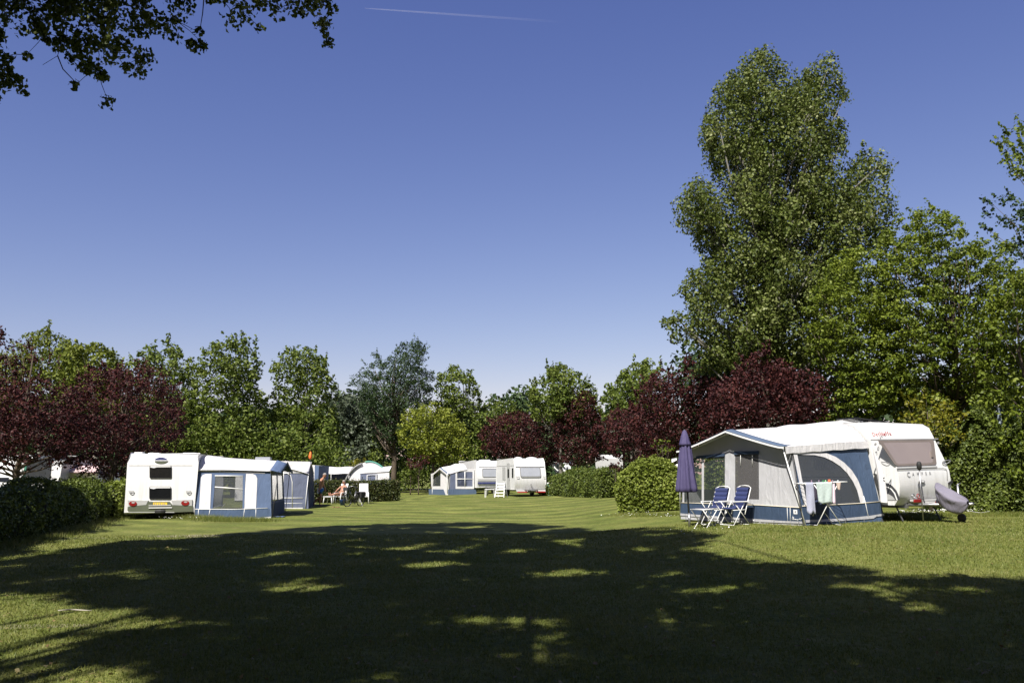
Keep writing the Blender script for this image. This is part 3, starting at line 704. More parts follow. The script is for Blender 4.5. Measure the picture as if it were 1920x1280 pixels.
ash([(376, 700), (393, 652), (415, 620), (432, 640), (450, 618), (476, 642), (490, 690), (498, 730), (505, 790), (500, 880), (370, 880), (368, 790)], 66, 'tallest of the left ash trees, behind the blue and white awning roof', n=420)
ash([(508, 685), (522, 665), (545, 648), (572, 648), (592, 655), (615, 682), (630, 720), (632, 760), (640, 820), (635, 880), (505, 880), (512, 800)], 70, 'ash tree with a pale trunk left of the dark feathery tree', n=420, tp=570)
tree('dark_tree', [(650, 712), (672, 700), (690, 678), (705, 655), (722, 675), (735, 662), (762, 640), (790, 640), (805, 662), (800, 690), (822, 690), (812, 735), (800, 790), (770, 822), (735, 832), (700, 812), (682, 775), (668, 735)],
     80, 3.0, M_dark, M_bark, 'dark feathery tree with spiky branch tips and a bare trunk beside the round tent', trunk_px=738, leaf=.24, cr=.62, nclump=900, per=75, r0=.3, sprigs=150, up=.3, nlimb=50, asp=.35)
ash([(812, 745), (822, 702), (850, 684), (880, 692), (898, 722), (906, 765), (932, 795), (912, 855), (850, 865), (822, 810)], 84, 'tall ash tree behind the round yellow-green tree', n=420)
tree('maple_tree', [(742, 805), (758, 768), (800, 746), (842, 762), (872, 792), (882, 850), (862, 872), (780, 868), (750, 845)],
     75, 2.2, M_lime, M_bark, 'round yellow-green tree just left of the grey caravan awning', trunk_px=812, leaf=.2, cr=.6, nclump=600, per=70, r0=.18, sprigs=20)
ash([(895, 800), (905, 765), (930, 748), (955, 752), (975, 780), (975, 830), (900, 830)], 88, 'far low ash tree between the tall ash and the plum row', n=200, cr=.9)
ash([(990, 742), (1004, 712), (1024, 712), (1026, 686), (1052, 680), (1082, 696), (1095, 715), (1118, 728), (1118, 790), (1000, 800)], 74, 'ash tree with two rounded lobes above the middle plum trees', n=420)
ash([(1124, 748), (1148, 722), (1168, 692), (1200, 674), (1228, 682), (1245, 702), (1250, 790), (1130, 790)], 68, 'ash tree rising behind the tall plum left of the umbrella', n=420)
POP = [(1380, 125), (1405, 110), (1430, 114), (1460, 140), (1478, 168), (1500, 142), (1530, 122), (1560, 140), (1582, 200), (1568, 245), (1580, 310), (1588, 360), (1600, 300), (1612, 262), (1628, 292), (1655, 330), (1662, 400), (1672, 440), (1640, 480),
       (1600, 520), (1595, 560), (1575, 600), (1560, 690), (1500, 720), (1440, 700), (1350, 700), (1308, 695), (1318, 650), (1262, 632), (1234, 590), (1262, 592), (1290, 562), (1272, 530), (1295, 515), (1274, 482), (1300, 492), (1325, 485), (1300, 440), (1262, 402),
       (1256, 332), (1285, 345), (1325, 352), (1342, 320), (1315, 268), (1320, 215), (1332, 172), (1352, 160)]
tree('poplar_tree', POP, 38, 2.9, M_pop, M_barkg, 'very tall poplar with shimmering leaves towering over the right side of the field', trunk_px=1450, leaf=.135, cr=.60, nclump=4200, per=128, up=.25, gap=.80, flat=1.15, ob=1.1, rnd=.5, gk=2.4, gthr=.72, seed=11, r0=.4, sprigs=260, nlimb=120, asp=.8)
tree('maple_tree', [(1530, 640), (1522, 560), (1545, 515), (1570, 470), (1605, 468), (1632, 490), (1665, 540), (1690, 640), (1690, 760), (1600, 800), (1545, 780)],
     33, 2.6, M_maple, M_bark, 'bright green feathery maple directly right of the tall poplar', trunk_px=1600, leaf=.12, cr=.44, nclump=1900, per=92, gk=3.0, gthr=1.4, r0=.16, up=.8, flat=.5, sprigs=90)
tree('maple_tree', [(1640, 520), (1665, 430), (1690, 392), (1722, 400), (1752, 412), (1772, 442), (1792, 472), (1830, 452), (1852, 440), (1872, 492), (1900, 522), (1960, 560), (1960, 780), (1700, 790), (1650, 700)],
     31, 3.4, M_maple, M_bark, 'wide open-branched green maple above the caravan with the covered hitch', trunk_px=1790, leaf=.12, cr=.44, nclump=2800, per=92, gk=3.0, gthr=1.25, r0=.2, up=.7, flat=.5, sprigs=200, nlimb=70)
tree('ash_tree', [(1868, 560), (1900, 510), (1985, 480), (1985, 900), (1870, 900), (1862, 760)], 27, 2.4, M_maple, M_bark, 'tree at the far right edge behind the slim pale post', trunk_px=1950, leaf=.13, cr=.55, nclump=500, per=80, sprigs=60, nlimb=6, r0=.1)
tree('robinia_tree', [(1886, 240), (1905, 222), (1985, 200), (1985, 330), (1920, 335), (1895, 300)], 24, 1.2, M_maple, M_bark, 'sprays of dark foliage from a tree reaching in at the upper right edge', trunk_px=2130, top_px=2040, leaf=.11, cr=.35, nclump=60, per=40, nlimb=9, sprigs=40, r0=.16, flat=.6)
tree('robinia_tree', [(1862, 365), (1880, 352), (1900, 380), (1985, 370), (1985, 500), (1915, 500), (1890, 440), (1868, 420)], 23.5, 1.2, M_dark, M_bark, 'lower sprays of foliage reaching in at the right edge above the maple', trunk_px=2150, top_px=2060, leaf=.11, cr=.35, nclump=70, per=40, nlimb=9, sprigs=40, r0=.16, flat=.6)
# far wood: masses behind everything
def wood(name, poly, Y, mt, label, n, cr=1.6, per=55, leaf=.4, depth=5):
    w = [P(px, py, Y) for px, py in poly]; p2 = [(p.x, p.z) for p in w]; xs = [p[0] for p in p2]; zs = [p[1] for p in p2]; C = []
    while len(C) < n:
        x = random.uniform(min(xs), max(xs)); z = random.uniform(min(zs), max(zs))
        if inpoly(np.array([x]), np.array([z]), p2)[0]: C.append((x, Y + random.uniform(-depth, depth), z))
    C = np.array(C); pts, o = clump_points(C, rng.uniform(.6, 1.1, n) * cr, np.full(n, per), .8); V, F = leaves(pts, o, leaf, up=.4)
    tag(link_mesh(name, np_mesh(name, V, F), mt), label, 'wood', kind='stuff')
wood('far_wood', [(-100, 745), (150, 750), (400, 780), (600, 760), (640, 742), (700, 745), (760, 800), (900, 780), (960, 745), (990, 740), (1010, 770), (1240, 775), (1300, 820), (1300, 900), (-100, 900)], 95, M_dark, 'dark wood filling the background behind the ash and plum trees', 1150, 2.2, 46, .55, 6)
wood('far_willows', [(632, 750), (650, 740), (690, 745), (715, 800), (720, 880), (640, 885), (630, 820)], 84, M_willow, 'grey-green willows left of the dark feathery tree trunk', 70, 1.5, 60, .38, 2)
wood('undergrowth', [(250, 820), (420, 800), (560, 800), (640, 830), (650, 895), (240, 900)], 64, M_ash, 'leafy undergrowth between the ash trunks behind the left awnings', 130, 1.1, 60, .26, 1.5)
wood('undergrowth', [(690, 830), (760, 800), (800, 850), (900, 850), (900, 905), (740, 915), (700, 890)], 82, M_ash, 'leafy bushes between the round tent and the grey awning', 80, 1.0, 60, .26, 1.5)
wood('undergrowth', [(1290, 640), (1500, 690), (1560, 690), (1720, 720), (1900, 720), (1960, 700), (1960, 930), (1540, 930), (1500, 800), (1300, 830)], 44, M_dark, 'dark undergrowth behind the big poplar and the right maples', 330, 1.4, 60, .3, 2.5)

# ================================================================ HEDGES AND SHRUBS
def gp(px, py): p = G(px, py); return (p.x, p.y)
a = G(-60, 1040); c = G(222, 968); dr = (c - a).normalized(); nl = Vector((-dr.y, dr.x, 0))
off = nl * .9
hedge('left_hedge', [(a + off)[:2], (c + off)[:2]], 1.7, 1.24, M_hedge, M_twig, 'dark shaded hedge along the left edge of the lawn', n=42000, leaf=.095, lump=.17, topfn=lambda s: 1 + .10 * math.sin(s * .9) + .07 * math.sin(s * 2.3 + 1), rnd_top=.45)
bush_c = G(172, 974) + Vector((-.1, 1.2, 0))
hedge('round_bush', [(bush_c.x - .75, bush_c.y), (bush_c.x + .75, bush_c.y + .2)], 1.9, 1.42, M_hedgeb, M_twig, 'sunlit round bush at the end of the dark left hedge', 'bush', n=7000, leaf=.10, lump=.1, rnd_top=.5)
a = G(572, 944) + Vector((0, .6, 0)); c = G(746, 939) + Vector((-.2, .6, 0))
hedge('clipped_hedge', [a[:2], c[:2]], 1.0, 1.25, M_hedged, M_twig, 'clipped reddish-green hedge behind the sunbathing people', n=15000, leaf=.1, lump=.03, rnd_top=.08)
a = G(1032, 928) + Vector((0, 1.0, 0)); c = G(1158, 934) + Vector((0, 1.6, 0))
hedge('far_hedge', [a[:2], (a.lerp(c, .5) + Vector((0, .5, 0)))[:2], c[:2]], 1.7, 1.42, M_hedge, M_twig, 'loose green hedge running right from the white touring caravan', n=26000, leaf=.11, lump=.12, topfn=lambda s: .78 + .28 * min(1, s / 6))
a = G(1222, 963) + Vector((.15, 1.1, 0))
hedge('laurel_bush', [(a.x, a.y), (a.x + .9, a.y + 5.5)], 2.35, 1.72, M_hedgeb, M_twig, 'big bright green bush immediately left of the closed umbrella', 'bush', n=32000, leaf=.10, lump=.10, rnd_top=.6)
a = on_ground(1330, 33); c = on_ground(1600, 31)
hedge('back_hedge', [a[:2], c[:2]], 1.6, 2.0, M_hedge, M_twig, 'hedge seen through the clear panes behind the blue and white awning', n=9000, leaf=.13, lump=.1)
# fallen leaves and twigs in the shaded foreground
def litter():
    n = 900; y = 6.8 * (22 / 6.8) ** rng.uniform(0, 1, n); x = rng.uniform(-.62, .62, n) * y; c = np.stack([x, y, gz(x, y) + rng.uniform(.015, .04, n)], 1)
    V, F = leaves(c, np.tile([0, 0, 1.], (n, 1)), .05, up=1, rnd=.5)
    tag(link_mesh('fallen_leaves', np_mesh('fallen_leaves', V, F), leafmat('dry_leaf', [(.16, .10, .04), (.26, .19, .08), (.22, .22, .08)], .6, .1, .3)), 'scattered dry leaves lying in the foreground grass', 'leaves', kind='stuff')
litter()
a = on_ground(1748, 29.5); c = on_ground(2010, 26.5)
hedge('tall_hedge', [a[:2], c[:2]], 2.2, 3.1, M_hedge, M_twig, 'tall leafy hedge at the right edge behind the covered hitch', n=66000, leaf=.105, lump=.32, rnd_top=.3, topfn=lambda s: 1 + .12 * math.sin(s * 1.7) + .06 * math.sin(s * 4.1))
tree('golden_shrub', [(1685, 800), (1700, 755), (1735, 738), (1775, 750), (1800, 770), (1800, 830), (1740, 850), (1690, 830)], 28.2, 1.0, M_yell, M_bark, 'golden yellow shrub above the nose of the right caravan', 'shrub', leaf=.12, cr=.4, nclump=110, per=60, sprigs=30, r0=.06)
tree('golden_shrub', [(655, 872), (662, 860), (680, 856), (690, 862), (690, 880), (660, 885)], 64, .6, M_yell, M_bark, 'small golden shrub left of the round white tent', 'shrub', leaf=.15, cr=.35, nclump=20, per=60, r0=.05)
tree('shrub', [(742, 905), (745, 880), (765, 862), (790, 870), (802, 900), (795, 915), (750, 915)], 72, .9, M_ash, M_bark, 'bright green shrub left of the grey awning', 'shrub', leaf=.18, cr=.5, nclump=40, per=60, r0=.05)
tree('shrub', [(760, 870), (770, 852), (800, 850), (812, 862), (800, 880), (770, 882)], 71, .8, M_plum, M_bark, 'small dark red shrub under the round yellow-green tree', 'shrub', leaf=.18, cr=.5, nclump=30, per=60, r0=.05)
tree('shrub', [(1140, 870), (1148, 866), (1168, 866), (1172, 884), (1142, 886)], 44, .4, M_plum, M_bark, 'low dark red shrub poking above the far hedge', 'shrub', leaf=.12, cr=.3, nclump=16, per=60, r0=.04)
tree('shrub', [(1220, 825), (1240, 815), (1262, 830), (1260, 862), (1225, 866)], 41, .7, M_maple, M_bark, 'bright green sapling under the plum tree behind the umbrella', 'shrub', leaf=.12, cr=.3, nclump=16, per=34, r0=.05)
# ================================================================ MATERIALS OF THE CAMP
M_white = mat('white_paint', (.61, .61, .605), .32, .03, 1.5, spec=.5, coat=.2, streak=.42)
M_white2 = mat('aged_white_paint', (.60, .602, .596), .38, .05, 1.2, streak=.5)
M_plastic = mat('white_plastic', (.70, .70, .69), .4, .03)
M_greyp = mat('grey_plastic', (.115, .13, .085), .5, .1)
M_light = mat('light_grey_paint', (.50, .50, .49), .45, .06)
M_seam = mat('grey_seam', (.28, .28, .28), .6, .1)
M_black = mat('black_rubber', (.018, .018, .018), .7, .2)
M_glass = mat('dark_window', (.012, .013, .014), .12, .1, spec=.35)
M_gtaupe = mat('taupe_blind_window', (.30, .25, .235), .22, .05, 1.5, spec=.6)  # even taupe tone of the front window
M_gsilver = mat('silver_blind_window', (.42, .44, .48), .25, .06)
M_wframe = mat('taupe_frame', (.20, .165, .145), .5, .1)
M_red = mat('red_lens', (.30, .012, .012), .3, .15, spec=.7)
M_redtext = mat('red_lettering', (.50, .03, .03), .4, .05)
M_greytext = mat('grey_lettering', (.30, .30, .32), .4, .05)
M_logo = mat('blue_logo', (.055, .065, .19), .35, .06)
M_plate = mat('yellow_plate', (.72, .48, .03), .45, .06)
M_metal = mat('galvanised_metal', (.45, .45, .46), .35, .12, 6, metal=.8)
M_alu = mat('white_tube', (.72, .72, .70), .35, .04)
M_dkmetal = mat('dark_metal', (.06, .06, .065), .45, .15)
M_tyre = M_black
C_white = cloth('white_canvas', (.64, .63, .635), .12)
C_grey = cloth('light_grey_canvas', (.575, .578, .598), .12)
C_vgrey = cloth('valance_canvas', (.60, .59, .595), .12)
C_blue = cloth('blue_canvas', (.062, .105, .19), .08, .12)
C_navy = cloth('navy_canvas', (.035, .065, .125), .06, .14)
C_sky = cloth('mid_blue_canvas', (.11, .165, .29), .1, .1)
C_slate = cloth('slate_canvas', (.15, .175, .265), .1, .1)
C_trim = cloth('trim_blue_canvas', (.10, .15, .24), .08)
C_cream = mat('cream_piping', (.62, .56, .45), .7, .05)
C_flap = cloth('mud_flap', (.50, .50, .52), .08, .16)
C_purple = cloth('purple_canvas', (.090, .075, .185), .12, .1)
C_bag = cloth('lilac_grey_cover', (.25, .235, .30), .12, .1)
C_stripe = cloth('pink_striped_canvas', (.62, .45, .45), .15)
F_clear = film('clear_foil', (.08, .10, .10), .75, .12)
F_tint = film('tinted_foil', (.10, .11, .12), .55, .15)
F_net = film('insect_net', (.13, .125, .125), .42, .8)
M_pad = mat('blue_padding', (.022, .034, .125), .75, .15, bump=.3, bscale=80)
M_skin = mat('tanned_skin', (.56, .27, .16), .5, .10, 8)
M_skin2 = mat('pale_tanned_skin', (.50, .25, .16), .5, .10, 8)
M_hair = mat('short_grey_hair', (.30, .27, .25), .8, .2)
M_hair2 = mat('brown_hair', (.07, .045, .03), .8, .2)
M_short = mat('blue_swim_cloth', (.02, .16, .50), .6, .08)
M_wcloth = mat('white_cloth', (.75, .75, .74), .8, .04, bump=.2)
M_wood = mat('bleached_wood', (.50, .46, .38), .8, .15, 12)

def plane_pts(fr, px_pts, p0, n): return [fr.hit(x, y, p0, n) for x, y in px_pts]
def prism(prof, x0, x1):
    """side profile (y,z) extruded along local x"""
    mb = MB(); n = len(prof); mb.slab([(x0, y, z) for y, z in prof], (x1 - x0, 0, 0)); return mb
def arcpts(prof_pts, c, r, a0, a1, k=5):
    return [(c[0] + r * math.cos(R(a0 + (a1 - a0) * i / k)), c[1] + r * math.sin(R(a0 + (a1 - a0) * i / k))) for i in range(k + 1)]
def wheel(root, x, y, r=.32, w=.19, name='wheel', z=None):
    z = r if z is None else z
    t = MB().lathe((x - w / 2, y, z), [(r * .62, 0), (r * .95, .01), (r, .03), (r, w - .03), (r * .95, w - .01), (r * .62, w)], 22, (1, 0, 0)).build(name, M_tyre, root, smooth=False)
    MB().lathe((x - w / 2 - .008, y, z), [(r * .12, -.012), (r * .3, .0), (r * .55, .008), (r * .6, 0), (r * .6, w + .016)], 18, (1, 0, 0)).build('rim', M_metal, t)
    return t
def facepanel(root, name, fr, px, p0, n, mt, t=.012, off=0.004, holes=()):
    """flat outline taken from the photograph laid on a face of the body; built proud of it"""
    nn = Vector(n).normalized(); pts = [p + nn * off for p in plane_pts(fr, px, p0, n)]
    hs = [[p + nn * off for p in plane_pts(fr, h, p0, n)] for h in holes]
    return MB().slab(pts, nn * t, hs).build(name, mt, root)

# ================================================================ AWNINGS
class Awn:
    """awning box: a = 0 at the caravan, 1 at the front; b = 0..1 along the caravan"""
    def __init__(s, fr, D, L, side, zc, zf, ec, ef, slope=.3, over=.12, slope2=None, y0=0.0, fslope=.12):
        s.fr, s.D, s.L, s.side, s.zc, s.zf, s.ec, s.ef, s.slope, s.over, s.y0, s.fslope = fr, D, L, side, zc, zf, ec, ef, slope, over, y0, fslope
        s.slope2 = slope if slope2 is None else slope2
    def x(s, a): return (a if s.side > 0 else 1 - a) * s.D       # side>0: the caravan is at local x 0
    def xy(s, a, b, t):
        """t = height fraction 0 ground, 1 eaves: end walls lean in towards the top"""
        y = s.y0 + s.slope * t + (s.L - (s.slope + s.slope2) * t) * b
        aa = a - (s.fslope / s.D) * t * max(0, a) ** 3
        return s.x(aa), y
    def roofz(s, a, b):
        k = abs(2 * min(max(b, 0), 1) - 1); a2 = min(max(a, 0), 1.2)
        shp = (1 - k ** 5) * (1 - a2) + ((1 - k) ** 1.12) * a2 if a2 < 1 else (1 - k) ** 1.12
        zr = s.zc + (s.zf - s.zc) * a2; ze = s.ec + (s.ef - s.ec) * a2
        return ze + (zr - ze) * shp
    def roof(s, root, mt, name='roof', a1=None, ba=-.02, bb=1.02, trim=None, trim_mat=None):
        a1 = 1 + s.over if a1 is None else a1; rows = []
        for i in range(15):
            a = -.01 + (a1 + .01) * i / 14; row = []
            for j in range(25):
                b = ba + (bb - ba) * j / 24; x, y = s.xy(a, b, 1)
                sag = -.035 * math.sin(math.pi * min(1, max(0, a))) * (1 - abs(2 * b - 1))
                row.append((x, y, s.roofz(a, b) + sag + .012 * math.sin(b * 21 + a * 5)))
            rows.append(row)
        MB().grid(rows).build(name, mt, root, smooth=True, solid=.012)
    def strip(s, root, name, mt, a0, a1, up=.012, drop=0):
        rows = []
        for i in range(4):
            a = a0 + (a1 - a0) * i / 3; row = []
            for j in range(25):
                b = -.022 + 1.044 * j / 24; x, y = s.xy(a, b, 1); row.append((x, y, s.roofz(a, b) + up - drop * i / 3))
            rows.append(row)
        MB().grid(rows).build(name, mt, root, smooth=True, solid=.008)
    def lip(s, root, name, mt, a, drop, thick=.01):
        rows = [[], []]
        for j in range(25):
            b = -.022 + 1.044 * j / 24; x, y = s.xy(a, b, 1); z = s.roofz(a, b)
            rows[0].append((x, y, z + .006)); rows[1].append((x, y, z - drop))
        MB().grid(rows).build(name, mt, root, solid=thick)
    def endvalance(s, root, name, mt, b, drop):
        rows = [[], []]
        for i in range(13):
            a = (1 + s.over) * i / 12; x, y = s.xy(a, b, 1); z = s.roofz(a, b)
            rows[0].append((x, y, z + .01)); rows[1].append((x, y - .01, z - drop * (1 + .06 * math.sin(i * 2.1))))
        MB().grid(rows).build(name, mt, root, solid=.008)
    # plane of the near end wall (b=0) and of the front wall (a=1)
    def end_plane(s):
        p0 = Vector((0, s.y0, 0)); return p0, Vector((0, -s.ec, s.slope)).normalized()
    def front_plane(s):
        x0 = s.x(1); d = 1 if s.side > 0 else -1
        return Vector((x0, 0, 0)), Vector((d * s.ef, 0, s.fslope)).normalized()
    def end_outline(s, b=0, n=9):
        top = []
        for i in range(n):
            a = i / (n - 1); x, y = s.xy(a, b, 1); top.append(Vector((x, y, s.roofz(a, b) - .01)))
        x0, y0 = s.xy(0, b, 0); x1, y1 = s.xy(1, b, 0)
        return [Vector((x0, y0, -.04))] + top + [Vector((x1, y1, -.04))]
    def front_outline(s, n=17):
        top = []
        for i in range(n):
            b = i / (n - 1); x, y = s.xy(1, b, 1); top.append(Vector((x, y, s.roofz(1, b) - .012)))
        x0, y0 = s.xy(1, 0, 0); x1, y1 = s.xy(1, 1, 0)
        return [Vector((x0, y0, -.04))] + top + [Vector((x1, y1, -.04))]
    def wall(s, root, name, which, mt, px_holes=(), off=0):
        p0, n = s.end_plane() if which == 'end' else s.front_plane()
        if which == 'end' and n.y > 0: n = -n
        ol = s.end_outline() if which == 'end' else s.front_outline()
        # flatten onto the wall plane so that holes and trims sit true
        ol = [p - n * (p - p0).dot(n) for p in ol]
        hs = [plane_pts(s.fr, h, p0, n) for h in px_holes]
        return MB().slab([p + n * off for p in ol], n * .006, [[p + n * off for p in h] for h in hs]).build(name, mt, root)
    def patch(s, root, name, which, px, mt, off=.008, t=.005, holes=()):
        p0, n = s.end_plane() if which == 'end' else s.front_plane()
        if which == 'end' and n.y > 0: n = -n
        return facepanel(root, name, s.fr, px, p0, n, mt, t, off, holes)
    def line(s, root, name, which, px, r, mt, off=.02):
        p0, n = s.end_plane() if which == 'end' else s.front_plane()
        if which == 'end' and n.y > 0: n = -n
        return MB().tube([p + n * off for p in plane_pts(s.fr, px, p0, n)], r, 6).build(name, mt, root, smooth=True)
def wavy(px, amp=.4): return [(x + random.uniform(-amp, amp), y + random.uniform(-amp, amp)) for x, y in px]

# ---------------------------------------------------------------- RIGHT: caravan with covered hitch and blue/white awning
C0 = G(1508, 984); C0.z = float(gz(C0.x, C0.y)); FR = Fr(C0, 30)
def right_awning():
    root = empty('awning', C0, 30, 'large blue and light grey awning with an arched clear window and a gabled front', 'awning')
    A = Awn(FR, 2.97, 4.5, -1, 2.66, 2.42, 2.08, 1.92, .40, .13, .25, fslope=.15)
    A.roof(root, C_white, a1=1.06); A.strip(root, 'roof_trim', C_trim, 1.04, 1.15, .035, .015); A.lip(root, 'gable_edge', M_alu, 1.153, .035, .02)
    A.endvalance(root, 'valance', C_vgrey, -.024, .17)
    arch = [(1494, 942), (1489, 853), (1510, 854), (1530, 855), (1545, 858), (1560, 864), (1575, 873), (1588, 884), (1598, 898), (1606, 914), (1611, 930), (1614, 944), (1560, 948), (1512, 950)]
    arch_in = [(1500, 941), (1496, 853.5), (1510, 854), (1530, 855)]
    A.wall(root, 'end_wall', 'end', C_blue, [[(1494, 852), (1527, 853), (1545, 857), (1560, 864), (1575, 874), (1588, 887), (1599, 903), (1607, 920), (1613, 943), (1560, 946.5), (1513, 948.5)]])
    A.patch(root, 'window_foil', 'end', [(1492, 851), (1527, 852), (1546, 856), (1562, 863), (1577, 873), (1590, 886), (1601, 902), (1609, 920), (1615, 944), (1560, 948), (1511, 950)], F_tint, -.004, .002)
    outer = [(1486, 846), (1500, 845), (1528, 845), (1548, 849), (1566, 856), (1582, 867), (1596, 881), (1607, 898), (1615, 917), (1621, 942), (1613, 943), (1607, 920), (1599, 903), (1588, 887), (1575, 874), (1560, 864), (1545, 857), (1527, 853), (1494, 852), (1513, 948.5), (1508, 949)]
    A.patch(root, 'window_border', 'end', outer, C_vgrey, .009, .006)
    A.patch(root, 'lower_band', 'end', [(1503, 948), (1560, 945), (1650, 940), (1657, 968), (1560, 978), (1509, 981)], C_navy, .009, .004)
    A.line(root, 'piping', 'end', [(1503, 948.5), (1560, 946), (1615, 943), (1648, 940)], .012, C_cream)
    A.patch(root, 'mud_flap', 'end', [(1509, 974.5), (1540, 973.5), (1580, 971.5), (1630, 966.5), (1655, 962.5), (1657, 966.5), (1642, 968), (1636, 972), (1600, 974.5), (1560, 977.5), (1510, 979.5)], C_flap, .02, .006)
    A.line(root, 'seam', 'end', [(1618, 930), (1622, 945), (1627, 969)], .009, M_alu)
    # front wall
    panes = [[(1283, 860), (1316, 857), (1316, 942), (1283, 942)], [(1320, 857), (1359.5, 855), (1359.5, 944), (1320, 943)]]
    net = [(1378.5, 847), (1423, 846.5), (1423.5, 936), (1378.5, 935)]
    A.wall(root, 'front_wall', 'front', C_grey, panes + [net])
    A.patch(root, 'window_pane', 'front', [(1282, 859), (1317, 856), (1317, 943), (1282, 943)], F_clear, -.004, .002)
    A.patch(root, 'window_pane', 'front', [(1319, 856), (1360, 854), (1360, 945), (1319, 944)], F_clear, -.004, .002)
    A.patch(root, 'net_window', 'front', [(1377, 846), (1424, 845.5), (1424, 937), (1377, 936)], F_net, -.004, .002)
    A.patch(root, 'blind_roll', 'front', [(1307, 855), (1360, 849), (1360, 855), (1307, 860)], C_navy, .01, .03)
    A.patch(root, 'blind_roll', 'front', [(1378, 846), (1424, 845), (1424, 851), (1378, 852)], C_navy, .01, .03)
    A.patch(root, 'lower_band', 'front', [(1276.5, 942), (1330, 943.5), (1425, 946.5), (1500, 951), (1506, 980), (1430, 975), (1330, 968), (1277, 963.5)], C_navy, .009, .004)
    A.line(root, 'piping', 'front', [(1276.5, 942), (1330, 943.5), (1425, 946.5), (1500, 951)], .012, C_cream)
    A.patch(root, 'mud_flap', 'front', wavy([(1277, 962), (1330, 966), (1380, 970), (1430, 973), (1470, 976), (1507, 977), (1507, 981), (1470, 980), (1430, 978), (1380, 974.5), (1330, 970.5), (1277, 966)], .3), C_flap, .02, .006)
    for x in (1390, 1412): A.line(root, 'blind_cord', 'front', [(x, 853), (x, 873)], .006, M_alu, .03)
    # corner poles and the strap of the gable
    for b in (0, 1):
        x0, y0 = A.xy(1.13, b, 1); x1, y1 = A.xy(1.0, b, 0)
        MB().tube([(x0, y0, A.roofz(1.13, b)), (x1, y1 - (.04 if b == 0 else -.04), 0)], .016, 6).build('corner_pole', M_alu, root, smooth=True)
    x0, y0 = A.xy(1.02, 0, 1); x1, y1 = A.xy(1, 0, 0)
    MB().tube([(x0, y0 - .02, 1.9), (x1 - .10, y1 - .06, .0)], .014, 6).build('corner_pole', M_dkmetal, root, smooth=True)
    p = A.xy(1.0, .52, 1); q = A.xy(1.45, .72, 0); r_ = G(1333, 965); rl = FR.L(r_)
    MB().tube([(p[0] - .02, p[1], 1.85), (rl.x, rl.y, .0)], .008, 5).build('guy_rope', M_alu, root)
    # printed badge on the lower band
    A.patch(root, 'badge', 'front', [(1488.5, 955), (1495.5, 955.3), (1496, 963.3), (1489, 963)], M_plastic, .016, .003)
    A.patch(root, 'badge_mark', 'front', el(1492.3, 959.2, 1.5, 2.3, 10), M_seam, .021, .002)
    A.line(root, 'badge_script', 'front', [(1486, 975), (1487.5, 968), (1489.5, 970), (1487.5, 973), (1490, 973.5), (1492, 972.5), (1493, 974), (1495, 973.2), (1497, 974.4), (1500, 972), (1502, 974), (1503, 971), (1505, 973)], .008, M_plastic, .017)
    A.line(root, 'zip', 'front', [(1477, 951), (1478, 979)], .006, M_alu); A.line(root, 'zip', 'front', [(1482.5, 951), (1483, 979)], .006, M_alu)
    # inner far end wall with blue lower part, seen through the panes
    ol = A.end_outline(1); MB().slab(ol, (0, .006, 0), [[(.35, ol[0].y - .02, .8), (.35, ol[0].y - .02, 1.7), (2.3, ol[0].y - .02, 1.7), (2.3, ol[0].y - .02, .8)]]).build('far_wall', C_grey, root)
    return A
RA = right_awning()
NOSE = [(-.30, .42), (-.45, .62), (-.50, .95), (-.47, 1.30), (-.40, 1.50), (-.06, 2.30), (.03, 2.48), (.22, 2.60)]
